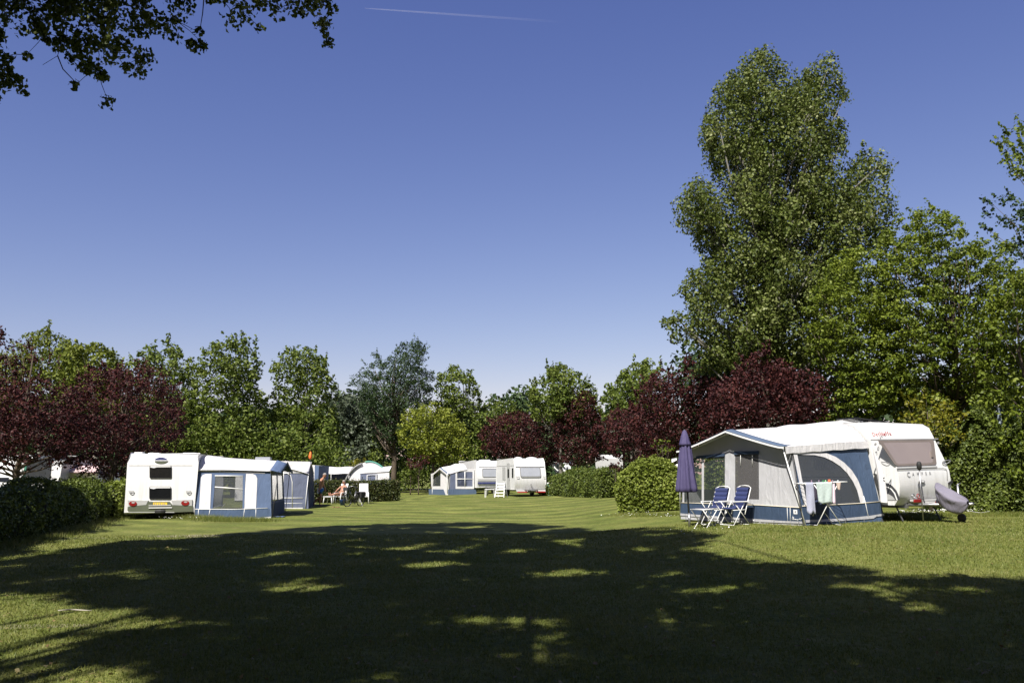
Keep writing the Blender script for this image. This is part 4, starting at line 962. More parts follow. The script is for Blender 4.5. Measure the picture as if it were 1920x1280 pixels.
def right_caravan():
    root = empty('caravan', C0, 30, 'white touring caravan with rounded nose, wide front window and a cloth covered hitch', 'caravan')
    X0, X1 = 3.06, 5.22; ZB = .42
    prof = NOSE + [(4.9, 2.62), (5.1, 2.5), (5.2, 2.2), (5.25, .5), (5.2, ZB)]
    mb = MB(); mb.slab([(X0, y, z) for y, z in prof], (X1 - X0, 0, 0)); mb.build('body', M_white, root, bevel=.06, seg=4)
    # awning rail flap closing the gap
    # planes of the sloping nose and of the locker face
    pa = Vector((0, -.40, 1.50)); pb = Vector((0, -.06, 2.30)); nt = Vector((0, -(pb.z - pa.z), (pb.y - pa.y))).normalized()
    fp = lambda name, px, mt, t=.012, off=.004, holes=(): facepanel(root, name, FR, px, pa, nt, mt, t, off, holes)
    win = [(1645, 824.5), (1747, 824.5), (1750, 827), (1755, 868), (1753, 871.5), (1682, 874), (1677, 871), (1648, 829)]
    wi = [(1655, 830), (1741, 828.5), (1744, 831), (1748.5, 865), (1746, 867.5), (1684, 870), (1680, 868), (1657, 833)]
    w = fp('window', wi, M_gtaupe, .010, .008)
    fr_ = fp('window_frame', win, M_wframe, .014, .006, [wi]); fr_.parent = w
    fp('window_rail', [(1632, 824), (1758, 822), (1758, 824), (1632, 826)], M_seam, .02, .005)
    fp('ledge', [(1681, 876), (1756, 873), (1756, 876), (1681, 878.5)], M_light, .02, .005)
    fp('window_latch', [(1743, 846), (1746.5, 846), (1747.5, 858), (1744.5, 858)], M_wframe, .03, .02)
    # locker face: lower nose plane
    qa = Vector((0, -.50, .95)); qn = Vector((0, -.35, .03)).normalized()
    lp = lambda name, px, mt, t=.01, off=.006: facepanel(root, name, FR, px, qa, qn, mt, t, off)
    def qline(name, px, r, mt): return MB().tube([p + qn * .012 for p in plane_pts(FR, px, qa, qn)], r, 6).build(name, mt, root, smooth=True)
    qline('locker_seam', [(1682, 880.5), (1700, 880), (1740, 877.8), (1766, 877), (1773, 879), (1775, 884), (1775.5, 900)], .008, M_seam)
    for cx, cy, sg in ((1660, 871.5, 1), (1771, 868, -1)):
        h = MB(); pts = [(cx + sg * dx, cy + dy) for dx, dy in ((-9, -3), (-5, .5), (0, 2.5), (5, 1.5), (6, -1.5), (0, -4), (-9, -5))]
        h.tube([p + nt * .035 for p in plane_pts(FR, pts, pa, nt)], .014, 6); h.build('grab_handle', M_seam, root, smooth=True)
    for cx, cy in ((1640.5, 833), (1758, 830.5)):
        fp('marker_light', el(cx, cy, 1.8, 2.4, 10), M_seam, .02, .006)
    # lettering: on the band over the window and on the locker door
    pc = Vector((0, .19, 2.41)); 
    def txt(name, s, px0, px1, h, mt, p0, n, sx=1, off=.012, **k):
        o = FR.hit(px0[0], px0[1], p0, n); e = FR.hit(px1[0], px1[1], p0, n); u = (e - o).normalized(); v = n.cross(u).normalized(); 
        if v.z < 0: v = -v
        M = Matrix((( u.x, v.x, n.x, 0), (u.y, v.y, n.y, 0), (u.z, v.z, n.z, 0), (0, 0, 0, 1))); M.translation = o + n * off
        Lt = (e - o).length; sp_ = k.pop('space', 1); adv = []; x = 0
        for ch in s:
            t = text_part('letter', ch, h, mt, root, Matrix.Identity(4), .002); xs_ = [v.co.x for v in t.data.vertices]; adv.append((t, min(xs_), max(xs_)))
        tot = sum(b_ - a_ for _, a_, b_ in adv); gap = (Lt - tot) / max(1, len(s) - 1)
        for t, a_, b_ in adv:
            t.data.transform(M @ Matrix.Translation((x - a_, 0, 0))); x += b_ - a_ + gap
    txt('lettering', 'Dethleffs', (1637, 818), (1671, 816), .165, M_redtext, pa, nt, space=1.0, off=.012)
    txt('lettering', 'C', (1701, 894), (1708, 893.6), .19, M_greytext, qa, qn, off=.014)
    txt('lettering', 'AMPER', (1710, 891), (1745, 889), .115, M_greytext, qa, qn, space=1.75, off=.014)
    lp('locker_handle', el(1727, 902.5, 5.5, 2.6, 14), M_seam, .03, .01); lp('lock', el(1727.5, 902.5, 2.6, 1.2, 10), M_plastic, .01, .042)
    lp('corner_marker', [(1776, 905), (1784, 899), (1785, 905), (1777, 909)], M_black, .01, .02)
    # grey arches of the side decoration by the wheel
    sn = Vector((-1, 0, 0)); sp0 = Vector((X0, 0, 0))
    cp = lambda name, px, mt, t, off: facepanel(root, name, FR, px, sp0, sn, mt, t, off)
    cp('corner_arch', [(1657, 905), (1664, 905), (1673, 910), (1681, 919), (1686, 930), (1688, 937), (1658, 937)], M_dkmetal, .006, .002)
    cp('corner_stripe', [(1657, 911.5), (1664, 911.5), (1672, 915.5), (1679, 924), (1683.5, 937), (1681.5, 937), (1677, 925), (1671, 917), (1664, 913), (1657, 913)], M_plastic, .004, .009)
    cp('corner_panel', [(1657, 925), (1667, 926), (1675, 931), (1679, 937), (1657, 937)], M_light, .005, .009)
    wheel(root, X0 + .18, 2.3, .33); wheel(root, X1 - .18, 2.3, .33)
    mb = MB(); mb.box(X0 + .35, X0 + .43, -.4, 4.8, .34, .44); mb.box(X1 - .43, X1 - .35, -.4, 4.8, .34, .44); mb.box(X0 + .3, X1 - .3, 2.22, 2.36, .3, .4); mb.build('chassis', M_metal, root, bevel=.008)
    # drawbar, jockey wheel, corner steady legs
    cx = (X0 + X1) / 2
    mb = MB(); mb.tube([(X0 + .4, -.2, .42), (cx - .04, -1.45, .45)], .045, 6); mb.tube([(X1 - .4, -.2, .42), (cx + .04, -1.45, .45)], .045, 6); mb.tube([(cx, -1.4, .45), (cx, -1.75, .47)], .04, 8)
    mb.build('drawbar', M_metal, root, smooth=True)
    mb = MB(); mb.box(X0 + .45, X1 - .55, -.62, -.42, .50, .56); mb.box(X0 + .7, X1 - .8, -.80, -.6, .44, .5); mb.build('front_bumper', M_light, root, bevel=.015)
    for k in range(3):
        mb = MB(); mb.box(X0 + .95 + k * .12, X0 + 1.0 + k * .12, -.815, -.805, .44, .52); mb.build('warning_stripe', M_red, root)
    jw = MB(); jw.tube([(cx + .12, -1.30, .95), (cx + .12, -1.30, .22)], .028, 8); jw.tube([(cx + .12, -1.30, .95), (cx + .26, -1.30, .98)], .014, 6); jw.build('jockey_stand', M_metal, root, smooth=True)
    MB().lathe((cx + .07, -1.34, .11), [(.05, 0), (.10, .01), (.11, .03), (.11, .07), (.10, .09), (.05, .10)], 16, (1, 0, 0)).build('jockey_wheel', M_black, root)
    for xx in (X0 + .3, X1 - .3): MB().tube([(xx, -.1, .42), (xx, -.3, .0)], .022, 6).build('steady_leg', M_dkmetal, root)
    # awning flap beside the caravan
    # roof gear
    mb = MB(); mb.box(X0 + .55, X0 + 1.25, 1.6, 2.5, 2.63, 2.73); mb.build('roof_hatch', M_plastic, root, bevel=.04)
    mb = MB(); mb.box(X1 - 1.0, X1 - .5, .9, 1.35, 2.63, 2.70); mb.build('roof_hatch', M_plastic, root, bevel=.03)
    so_ = MB(); M = Matrix.Translation((X0 + .95, 1.15, 2.68)) @ Matrix.Rotation(R(4), 4, 'Y'); so_.box(-.8, .75, -.35, .35, 0, .035, M); so_.build('solar_panel', M_glass, root, bevel=.008)
    for i in range(4): MB().box(X0 + .4 + i * .35, X0 + .46 + i * .35, .85, .9, 2.58, 2.68).build('panel_bracket', M_metal, root)
    # side window of the caravan seen through the awning
    mb = MB(); mb.slab([(X0 - .006, y, z) for y, z in rr(1.5, 1.35, 2.2, 1.95, .08)], (-.02, 0, 0)); mb.build('side_window', M_glass, root)
    mb = MB(); mb.slab([(X0 - .006, y, z) for y, z in rr(3.2, .5, 3.85, 2.3, .08)], (-.02, 0, 0)); mb.build('door', M_light, root)
    mb = MB(); mb.box(X0 - .012, X0 - .002, .4, 5.0, 1.12, 1.16); mb.build('side_seam', M_seam, root)
right_caravan()
def pegs(A, fr, label, side_pts):
    for i, (x, y) in enumerate(side_pts):
        w = fr.W((x, y, 0)); o = MB().tube([(0, 0, .07), (.01, -.01, -.02)], .008, 5).tube([(0, 0, .07), (.02, 0, .06)], .007, 5).build('tent_peg', M_metal, None)
        o.location = Vector((w.x, w.y, float(gz(w.x, w.y)))); tag(o, label, 'tent peg', label)
pegs(None, FR, 'steel tent pegs along the foot of the blue and grey awning', [(-.08, y) for y in (.1, .9, 1.7, 2.5, 3.3, 4.2)] + [(x, -.08) for x in (.7, 1.4, 2.1, 2.8)])
def sleeve_flap():
    """loose light end flap of the awning between end wall and caravan"""
    root_l = 'loose pale side flap hanging between the blue awning wall and the right caravan'
    a = G(1652, 968); root = empty('side_flap', C0, 30, root_l, 'tent flap')
    p0 = Vector((3.0, -.33, 0)); n = Vector((0, -1, .12)).normalized()
    rows = []
    L_ = [(1630, 834), (1638, 868), (1645, 905), (1650, 942)]; R_ = [(1634, 834), (1651, 868), (1658, 905), (1665, 946)]
    for (a1, b1) in zip(L_, R_):
        row = []
        for k in range(5):
            t = k / 4; px = (a1[0] + (b1[0] - a1[0]) * t, a1[1] + (b1[1] - a1[1]) * t); row.append(FR.hit(*px, p0, n) + n * .05 * math.sin(t * 6 + a1[1] * .03))
        rows.append(row)
    MB().grid(rows).build('flap_cloth', C_white, root, smooth=True, solid=.006, sub=2)
sleeve_flap()
def hitch_cover():
    cx = (3.06 + 5.22) / 2; c = FR.W((cx - .20, -1.22, -.05)); root = empty('hitch_cover', c, 30, 'crumpled lilac grey cloth cover pulled over the caravan hitch', 'cover')
    rows = []; n = 26
    path = [((0.24, .46, 1.00), .05), ((.20, .40, .95), .11), ((.10, .32, .88), .18), ((0, .16, .78), .24), ((0, -.06, .66), .27), ((0, -.28, .58), .25), ((0, -.44, .56), .16), ((0, -.52, .56), .05)]
    for (p, r) in path:
        row = []
        for k in range(n + 1):
            a = 2 * math.pi * k / n; w = 1 + .13 * math.sin(a * 5 + p[1] * 4) + .10 * math.sin(a * 8 - p[1] * 9)
            dz = r * w * math.sin(a); dz = dz * (1.35 if dz < 0 else .8)
            row.append((p[0] + r * w * math.cos(a) * .95, p[1], p[2] + dz))
        rows.append(row)
    for r_ in rows: r_[-1] = r_[0]
    MB().grid(rows).build('cover_cloth', C_bag, root, smooth=True, sub=1)
    MB().tube([(-.02, .70, .95), (-.22, .55, .70), (-.2, .5, .4)], .012, 5).build('tie_cord', M_dkmetal, root)
hitch_cover()
def cable():
    pts = [G(1678, 966), G(1685, 960), G(1692, 958), G(1698, 962), G(1693, 967), G(1700, 966), G(1712, 962), G(1730, 966), G(1748, 965)]
    base = pts[0].copy(); mb = MB(); mb.tube([p - base + Vector((0, 0, .03 + .05 * math.sin(i * 1.7) ** 2)) for i, p in enumerate(pts)], .012, 6)
    o = mb.build('cable', M_plastic, None, smooth=True, sub=1); o.location = base; tag(o, 'white electric cable looped on the grass under the right caravan', 'cable')
    pts = [G(1800, 957), G(1822, 961), G(1838, 965), G(1850, 962), G(1880, 957), G(1925, 961)]; base = pts[0].copy()
    o = MB().tube([p - base + Vector((0, 0, .05)) for p in pts], .011, 6).build('rope', M_plastic, None, smooth=True, sub=1); o.location = base
    tag(o, 'white rope lying in the daisies right of the covered hitch', 'rope')
cable()
def drawbar_tap():
    # steady handle leaning before the nose
    base = G(1718, 952); root = empty('mover_post', FR.W((3.47, -.80, 0)), 30, 'thin upright post with a black knob in front of the caravan nose', 'post')
    MB().tube([(0, 0, .02), (0, 0, 1.42)], .016, 8).build('pole', M_metal, root, smooth=True)
    MB().lathe((0, 0, 1.32), [(.03, 0), (.06, .03), (.065, .14), (.05, .2), (.02, .22)], 12).build('knob', M_black, root, smooth=True)
    for s in (-1, 1): MB().ring((-.18 + s * .10 - .05, 0, .66), (0, 1, 0), .055, .012, 14).build('hook', M_red if s > 0 else M_metal, root, smooth=True)
    MB().box(-.32, -.04, -.02, .02, .5, .58).build('bracket', M_red, root, bevel=.01)
drawbar_tap()
def umbrella():
    c = G(1293, 988); root = empty('parasol', c, 0, 'closed dark purple garden parasol standing on its pole beside the awning', 'parasol')
    MB().tube([(0, 0, 0), (-.03, 0, 1.3), (-.05, 0, 2.45)], .024, 10).build('pole', M_dkmetal, root, smooth=True)
    MB().tube([(.0, 0, -.02), (0, 0, .36)], .032, 10).build('ground_socket', M_metal, root, smooth=True)
    wob = lambda a, h: 1 + .16 * math.cos(a * 8 + h) + .05 * math.sin(a * 3 + h * 3)
    prof = [(.20, 0), (.255, .03), (.25, .12), (.215, .4), (.18, .75), (.145, 1.05), (.115, 1.28), (.06, 1.42)]
    MB().lathe((-.035, 0, .90), prof, 48, wob=wob).build('canopy', C_purple, root, smooth=True)
    MB().lathe((-.045, 0, 2.12), [(.155, 0), (.14, .05), (.10, .22), (.055, .36), (.02, .40)], 32, wob=lambda a, h: 1 + .06 * math.cos(a * 8)).build('top_flap', C_purple, root, smooth=True)
    MB().lathe((-.05, 0, 2.48), [(.02, 0), (.028, .03), (.012, .06)], 10).build('finial', M_dkmetal, root, smooth=True)
umbrella()
def recliner(c, deg, label):
    root = empty('camping_chair', c, deg, label, 'camping chair', 'blue padded camping chairs in front of the awning')
    # chair faces local -x; backrest leans to +x
    B0, B1 = Vector((.20, 0, .42)), Vector((.44, 0, 1.06)); u = (B1 - B0).normalized(); nn = Vector((-u.z, 0, u.x))
    for side in (-1, 1):
        y = side * .27
        MB().tube([B0 + Vector((-.04, y, -.12)), B0 + Vector((0, y, 0)), B1 + Vector((0, y, 0)), B1 + Vector((.03, y * .6, .05))], .013, 7).build('back_frame', M_alu, root, smooth=True)
        mb = MB(); mb.box(-.30, .26, y - .028 + side * .03, y + .028 + side * .03, .655, .685); mb.build('armrest', M_alu, root, bevel=.01)
        MB().tube([(-.25, y, .66), (.34, y, .0)], .012, 6).build('leg', M_alu, root, smooth=True)
        MB().tube([(.18, y, .66), (-.30, y, .0)], .012, 6).build('leg', M_alu, root, smooth=True)
        MB().tube([(-.30, y, .43), (.22, y, .44)], .012, 6).build('seat_rail', M_alu, root, smooth=True)
    MB().tube([B1 + Vector((.03, -.17, .05)), B1 + Vector((.035, 0, .065)), B1 + Vector((.03, .17, .05))], .013, 7).build('head_bar', M_alu, root, smooth=True)
    MB().tube([(.34, -.27, .01), (.34, .27, .01)], .012, 6).build('foot_bar', M_alu, root); MB().tube([(-.30, -.27, .01), (-.30, .27, .01)], .012, 6).build('foot_bar', M_alu, root)
    H = (B1 - B0).length; rows = []
    for i in range(41):
        t = i / 40; th = .03 + .028 * abs(math.sin(t * math.pi * 5)); rows.append([B0 + u * (H * t) + nn * th + Vector((0, y, 0)) for y in (-.24, -.12, 0, .12, .24)])
    mb = MB().grid(rows); mb.slab([B0 + Vector((0, -.25, 0)), B0 + Vector((0, .25, 0)), B1 + Vector((0, .25, 0)), B1 + Vector((0, -.25, 0))], nn * .02)
    mb.build('backrest', M_pad, root, smooth=True)
    mb = MB(); 
    for i in range(3): mb.ell((-.24 + i * .18, 0, .47), .10, .25, .035, 14, 8)
    mb.build('seat', M_pad, root, smooth=True)
    return root
def rc(x, y):
    p = FR.W((x, y, 0)); return Vector((p.x, p.y, float(gz(p.x, p.y))))
c1 = recliner(rc(-.72, 2.35), 36, 'left one of the two blue padded camping chairs before the awning')
c1.scale = (.88, .88, .88)
dup(c1, rc(-.72, 1.62), 30, 'right one of the two blue padded camping chairs, nearer the net window')
def footrest():
    c = rc(-1.45, 1.95); root = empty('footrest', c, 34, 'low folding footrest with a blue and white striped sling beside the parasol pole', 'footrest')
    for y in (-.2, .2):
        MB().tube([(-.24, y, .45), (.16, y, 0)], .012, 6).build('leg', M_alu, root, smooth=True); MB().tube([(.30, y, .47), (-.12, y, 0)], .012, 6).build('leg', M_alu, root, smooth=True)
        MB().tube([(-.26, y, .45), (.34, y, .47)], .012, 6).build('rail', M_alu, root, smooth=True)
    rows = [[(-.26 + .6 * i / 20, y, .45 + .02 * i / 20 + .016 * abs(math.sin(i * .785))) for y in (-.19, 0, .19)] for i in range(21)]
    MB().grid(rows).build('sling', M_light, root, smooth=True, solid=.01)
    for i in range(4): MB().box(-.2 + i * .13, -.14 + i * .13, -.19, .19, .485, .492).build('stripe', M_pad, root)
footrest()
def airer():
    c = G(1543, 984); root = empty('clothes_airer', c, 4, 'white folding clothes airer hung with laundry in front of the arched window', 'clothes airer')
    k = c.y / FPX; W2 = 41 * k; H = 1.02
    for y in (-.25, .25):
        MB().tube([(-.26, y, 0), (.34, y, H)], .011, 6).build('leg', M_alu, root, smooth=True); MB().tube([(.36, y, 0), (-.30, y, H)], .011, 6).build('leg', M_alu, root, smooth=True)
    MB().tube([(-.26, -.25, .01), (-.26, .25, .01)], .011, 6).build('foot_bar', M_alu, root); MB().tube([(.36, -.25, .01), (.36, .25, .01)], .011, 6).build('foot_bar', M_alu, root)
    fr_ = MB()
    for y in (-.27, .27): fr_.tube([(-W2, y, H - .02), (W2, y, H + .02)], .013, 6)
    for x in (-W2, W2): fr_.tube([(x, -.27, H + .02 * x / W2), (x, .27, H + .02 * x / W2)], .013, 6)
    fr_.build('top_frame', M_alu, root, smooth=True)
    rd = MB()
    for i in range(1, 6): rd.tube([(-W2, -.27 + .09 * i, H - .02), (W2, -.27 + .09 * i, H + .02)], .005, 5)
    rd.build('drying_rods', M_alu, root)
    def hang(name, mt, x0, x1, drop, y, label, cat, taper=0, waves=2, ztop=H + .015, stripes=None):
        rows = []
        for i in range(12):
            t = i / 11; row = []
            for j in range(13):
                s = j / 12; x = x0 + (x1 - x0) * s; x = (x0 + x1) / 2 + (x - (x0 + x1) / 2) * (1 - taper * t)
                row.append((x, y - .03 * t + .018 * math.sin(s * waves * 6.28 + t * 2) * t - .02, ztop - drop * t * (1 - .04 * math.cos(s * 9))))
            rows.append(row)
        b = MB().grid(rows); w = b.build(name, mt, None, smooth=True, solid=.006); w.location = c; w.rotation_euler = (0, 0, R(4)); tag(w, label, cat, 'laundry on the folding clothes airer')
        return w
    hang('towel', mat('mint_towel', (.50, .595, .57), .9, .06, 4, bump=.5, bscale=20), -.24, .17, .50, -.27, 'pale mint towel hanging in the middle of the clothes airer', 'towel', .18)
    hang('shirt', mat('lilac_shirt', (.44, .46, .58), .9, .08, 5, bump=.4), -.49, -.30, .74, -.26, 'long pale lilac shirt hanging at the left end of the clothes airer', 'shirt', -.15, 1)
    hang('trousers', mat('dark_trousers', (.05, .04, .07), .9, .1, 5), -.36, -.20, .42, -.22, 'dark garment between the lilac shirt and the mint towel', 'garment', .1, 1)
    hang('blouse', mat('pink_blouse', (.62, .50, .58), .9, .06, 5), .14, .24, .50, -.24, 'pinkish white garment behind the right side of the mint towel', 'garment', .2, 1)
    hang('socks', mat('beige_sock', (.50, .40, .34), .9, .08, 5), .26, .38, .18, -.27, 'beige sock hanging right of the mint towel', 'sock', .5, 1)
    hang('shorts', mat('navy_cloth', (.04, .055, .12), .9, .1, 5), -.14, .20, .78, .16, 'dark blue garment low behind the mint towel', 'garment', .05, 2)
    for i, (x, col, nm) in enumerate(((-.31, (.45, .30, .42), 'mauve'), (-.13, (.42, .32, .45), 'violet'), (-.03, (.05, .35, .12), 'dark green'), (.03, (.35, .75, .35), 'light green'), (.12, (.75, .20, .10), 'orange red'), (.20, (.55, .40, .50), 'pink'), (.33, (.7, .75, .8), 'pale'))):
        big = nm == 'orange red'; w = .03 if big else .012
        o = MB().box(-w, w, -.008, .008, -.02, .045 if not big else .06).box(-w * .6, w * .6, -.014, .014, .02, .035).build('clothes_peg', mat('peg_%d' % i, col, .4, .05), None, bevel=.003)
        o.location = c + Vector((x, -.27, H + .02)); tag(o, nm + ' clothes peg clipped along the front rail of the airer', 'peg', 'pegs on the clothes airer')
airer()

# ---------------------------------------------------------------- LEFT: bunk window caravan and blue/white awning
CL = G(364, 972); FL = Fr(CL, 9.2)
def left_awning():
    root = empty('awning', CL, 9.2, 'blue and white awning with curtained front window joined to the bunk window caravan', 'awning')
    A = Awn(FL, 2.86, 5.2, 1, 2.44, 2.22, 1.84, 1.80, .22, .14, fslope=.12)
    A.roof(root, C_white, a1=1.02); A.strip(root, 'roof_trim', C_sky, .99, 1.17, .035, .10); A.lip(root, 'gable_edge', C_navy, 1.17, .12)
    hole = [(390, 889), (463, 889), (463, 954), (390, 954)]
    A.wall(root, 'end_wall', 'end', C_sky, [[(403, 892), (455.5, 892), (455.5, 954), (394, 954)]])
    A.patch(root, 'window_foil', 'end', [(402, 891), (457, 891), (457, 955), (392, 955)], F_tint, -.004, .002)
    A.patch(root, 'valance', 'end', [(365, 881), (497, 885.5), (497, 887.5), (365, 883)], C_vgrey, .01, .01)
    A.patch(root, 'curtain', 'end', [(377, 895), (380, 890), (386, 888), (397, 888), (394, 954), (373.5, 954)], C_white, .012, .008)
    A.patch(root, 'curtain', 'end', [(461.5, 888), (474, 888), (480, 891), (482.5, 897), (480, 954), (457, 954)], C_white, .012, .008)
    A.patch(root, 'tie_ribbon', 'end', [(397.5, 889), (404, 890), (402, 918), (399, 953), (394.5, 953), (396.5, 918)], C_sky, .014, .006)
    A.patch(root, 'tie_ribbon', 'end', [(455.5, 889), (460.5, 889), (458.5, 953), (455, 953)], C_sky, .014, .006)
    A.line(root, 'window_bar', 'end', [(403, 891.5), (456, 892)], .022, M_alu, .015); A.line(root, 'window_bar', 'end', [(403, 912.5), (430, 914.5), (457, 917)], .022, M_alu, .0)
    A.line(root, 'pole_inside', 'end', [(412, 955), (422, 943)], .015, M_alu, -.05)
    A.patch(root, 'lower_band', 'end', [(365, 955), (505, 953), (508, 966), (500, 971), (366, 972)], C_blue, .009, .005)
    A.line(root, 'piping', 'end', [(365, 954), (440, 954.5), (502, 952)], .013, M_alu)
    for x0, x1 in ((372.5, 371.5), (394, 391), (458.5, 456.5), (480, 479.5)): A.line(root, 'seam', 'end', [(x0, 954), (x1, 971)], .01, M_alu)
    A.line(root, 'seam', 'end', [(365, 884), (365.5, 971)], .012, M_alu)
    A.patch(root, 'mud_flap', 'end', wavy([(366, 971), (400, 971.5), (450, 971.5), (490, 970), (508, 968), (508, 971), (490, 973), (450, 974.5), (400, 975), (366, 974)], .3), C_white, .02, .01)
    # front wall faces away to the right: slim strip in view
    fw = [(2.86 - .004, y, z) for y, z in ()]
    wn_ = [Vector((A.xy(1, .12, .5)[0], 0, 0))]
    ol = A.front_outline(); p0, n = A.front_plane(); ol = [p - n * (p - p0).dot(n) for p in ol]
    def fpt(y, z): 
        x = 2.86 - .12 * z / 1.8; return Vector((x, y, z))
    h1 = [fpt(.65, .62), fpt(2.2, .62), fpt(2.2, 1.62), fpt(.65, 1.62)]; h2 = [fpt(2.7, .62), fpt(4.4, .62), fpt(4.4, 1.62), fpt(2.7, 1.62)]
    MB().slab(ol, n * .006, [h1, h2]).build('front_wall', C_slate, root)
    for h_ in (h1, h2): MB().slab([p - n * .004 for p in h_], n * .002).build('window_pane', F_clear, root)
    MB().slab([fpt(.1, -.02) + n * .01, fpt(5.1, -.02) + n * .01, fpt(5.1, .52) + n * .01, fpt(.1, .52) + n * .01], n * .005).build('lower_band', C_navy, root)
    for b in (0, 1):
        x0, y0 = A.xy(1.12, b, 1); x1, y1 = A.xy(1.0, b, 0); MB().tube([(x0, y0, A.roofz(1.1, b)), (x1 + .03, y1, 0)], .016, 6).build('corner_pole', M_dkmetal, root, smooth=True)
    x1, y1 = A.xy(1, 0, 0)
    rows = [[(x1 + .05 + .42 * i / 6, y1 + .1 + j * .14, .012 + .03 * abs(math.sin(i * 1.3 + j)) ) for j in range(5)] for i in range(7)]
    MB().grid(rows).build('ground_flap', C_sky, root, smooth=True, solid=.006)
left_awning()
def left_caravan():
    root = empty('caravan', CL, 9.2, 'white caravan seen from behind with two small dark bunk windows one above the other', 'caravan')
    X0, X1 = -2.50, -.01; Y0 = 0.05
    prof = [(Y0, .26), (Y0, 2.12), (Y0 + .06, 2.34), (Y0 + .2, 2.46), (Y0 + 5.6, 2.46), (Y0 + 6.1, 2.1), (Y0 + 6.2, 1.0), (Y0 + 6.0, .3)]
    MB().slab([(X0, y, z) for y, z in prof], (X1 - X0, 0, 0)).build('body', M_white, root, bevel=.07, seg=4)
    p0 = Vector((0, Y0, 0)); n = Vector((0, -1, 0)); fp = lambda name, px, mt, t=.012, off=.004, holes=(): facepanel(root, name, FL, px, p0, n, mt, t, off, holes)
    def zx(x, y): return (230 + x / 9.85, 840 + y / 9.85)
    fp('seam', [zx(115, 316), zx(1290, 316), zx(1290, 324), zx(115, 324)], M_seam, .004, .001)
    for (x0, y0, x1, y1) in ((505, 325, 900, 550), (500, 712, 895, 935)):
        a = zx(x0, y0); b = zx(x1, y1); w = fp('window', rr(a[0], a[1], b[0], b[1], 2.2), M_glass, .03, .002)
        f2 = MB(); loop = [p + n * .028 for p in plane_pts(FL, rr(a[0], a[1], b[0], b[1], 2.2), p0, n)]; f2.tube(loop + [loop[0]], .012, 5); o = f2.build('window_seal', M_black, w, smooth=True)
        c = [(a[0] + 1, a[1] + .2), (b[0] - 1, a[1] + .2), (b[0] - 1, a[1] + 2.2), (a[0] + 13, a[1] + 2.4), (a[0] + 8, a[1] + 4), (a[0] + 1, a[1] + 2.8)]
        sh = fp('blind_edge', c, M_plastic, .004, .034); sh.parent = w
    # emblem: blue and grey oval with a pale band of small lettering
    a = zx(710, 225); o_ = fp('emblem', el(a[0], a[1], 12.8, 6, 28), M_logo, .008, .006)
    low = [(a[0] + 12.6 * math.cos(t), a[1] + 5.9 * math.sin(t)) for t in np.linspace(.12, math.pi - .12, 16)]; e2 = fp('emblem_base', low, M_greyp, .004, .015); e2.parent = o_
    e3 = fp('emblem_band', [(a[0] - 12.6, a[1] - .9), (a[0] + 12.6, a[1] - .9), (a[0] + 12.4, a[1] + 1.3), (a[0] - 12.4, a[1] + 1.3)], M_plastic, .004, .020); e3.parent = o_
    mb = MB()
    for i in range(9):
        px = a[0] - 10 + i * 2.4; q = plane_pts(FL, [(px, a[1] - .5), (px + 1.2, a[1] - .5), (px + 1.2, a[1] + .9), (px, a[1] + .9)], p0, n); mb.slab([p + n * .0245 for p in q], n * .003)
    e4 = mb.build('emblem_letters', M_logo, o_)
    for cx in (168, 1222):
        c = zx(cx, 805); pts = [(c[0] - 5.5, c[1] - 1), (c[0] - 3, c[1] - 1.2), (c[0] - 3.5, c[1] + 1.4), (c[0], c[1] + 3.6), (c[0] + 3.5, c[1] + 1.6), (c[0] + 4.4, c[1] - 1.2), (c[0] - 3, c[1] - 1.4)]
        MB().tube([p + n * .04 for p in plane_pts(FL, pts, p0, n)], .013, 6).build('grab_handle', M_seam, root, smooth=True)
    # bumper with sloping ears, lights, plate
    fp('bumper_top', [zx(100, 958), zx(480, 962), zx(440, 1040), zx(115, 1075)], M_light, .05, .004)
    fp('bumper_top', [zx(905, 962), zx(1290, 945), zx(1285, 1060), zx(930, 1045)], M_light, .05, .004)
    fp('bumper', [zx(100, 1078), zx(440, 1045), zx(480, 985), zx(870, 985), zx(925, 1048), zx(1300, 1062), zx(1305, 1165), zx(960, 1180), zx(120, 1180), zx(95, 1140)], M_greyp, .045, .004)
    fp('bumper_strip', [zx(120, 1172), zx(960, 1174), zx(960, 1186), zx(120, 1186)], M_light, .05, .006)
    for cx, cy in ((197, 1020), (1162, 1008)):
        l = fp('tail_light', el(*zx(cx, cy), 7.6, 4.6, 18), M_red, .07, .006); l2 = fp('lens_glint', el(*zx(cx + 8, cy - 20), 3.4, 1.5, 10), M_light, .004, .08); l2.parent = l
    pl = fp('number_plate', [zx(570, 998), zx(828, 998), zx(828, 1050), zx(570, 1050)], M_plate, .012, .052)
    mb = MB()
    for i, (s, w) in enumerate(((585, 26), (620, 24), (664, 26), (698, 24), (742, 26), (776, 24))):
        q = plane_pts(FL, [zx(s, 1010), zx(s + w * .7, 1010), zx(s + w * .7, 1038), zx(s, 1038)], p0, n)
        q2 = plane_pts(FL, [zx(s + w * .2, 1018), zx(s + w * .5, 1018), zx(s + w * .5, 1030), zx(s + w * .2, 1030)], p0, n)
        mb.slab([p + n * .066 for p in q], n * .002, [[p + n * .066 for p in q2]])
    mb.build('plate_characters', M_seam, pl)
    fp('plate_lamp', [zx(490, 1045), zx(900, 1040), zx(905, 1060), zx(490, 1065)], M_light, .03, .052)
    fp('step_bar', [zx(490, 1090), zx(920, 1085), zx(920, 1100), zx(490, 1106)], M_plastic, .03, .052)
    wheel(root, X0 + .18, 3.0, .33); wheel(root, X1 - .18, 3.0, .33)
    mb = MB(); mb.box(X0 + .4, X0 + .48, .3, 5.6, .2, .3); mb.box(X1 - .48, X1 - .4, .3, 5.6, .2, .3); mb.build('chassis', M_dkmetal, root)
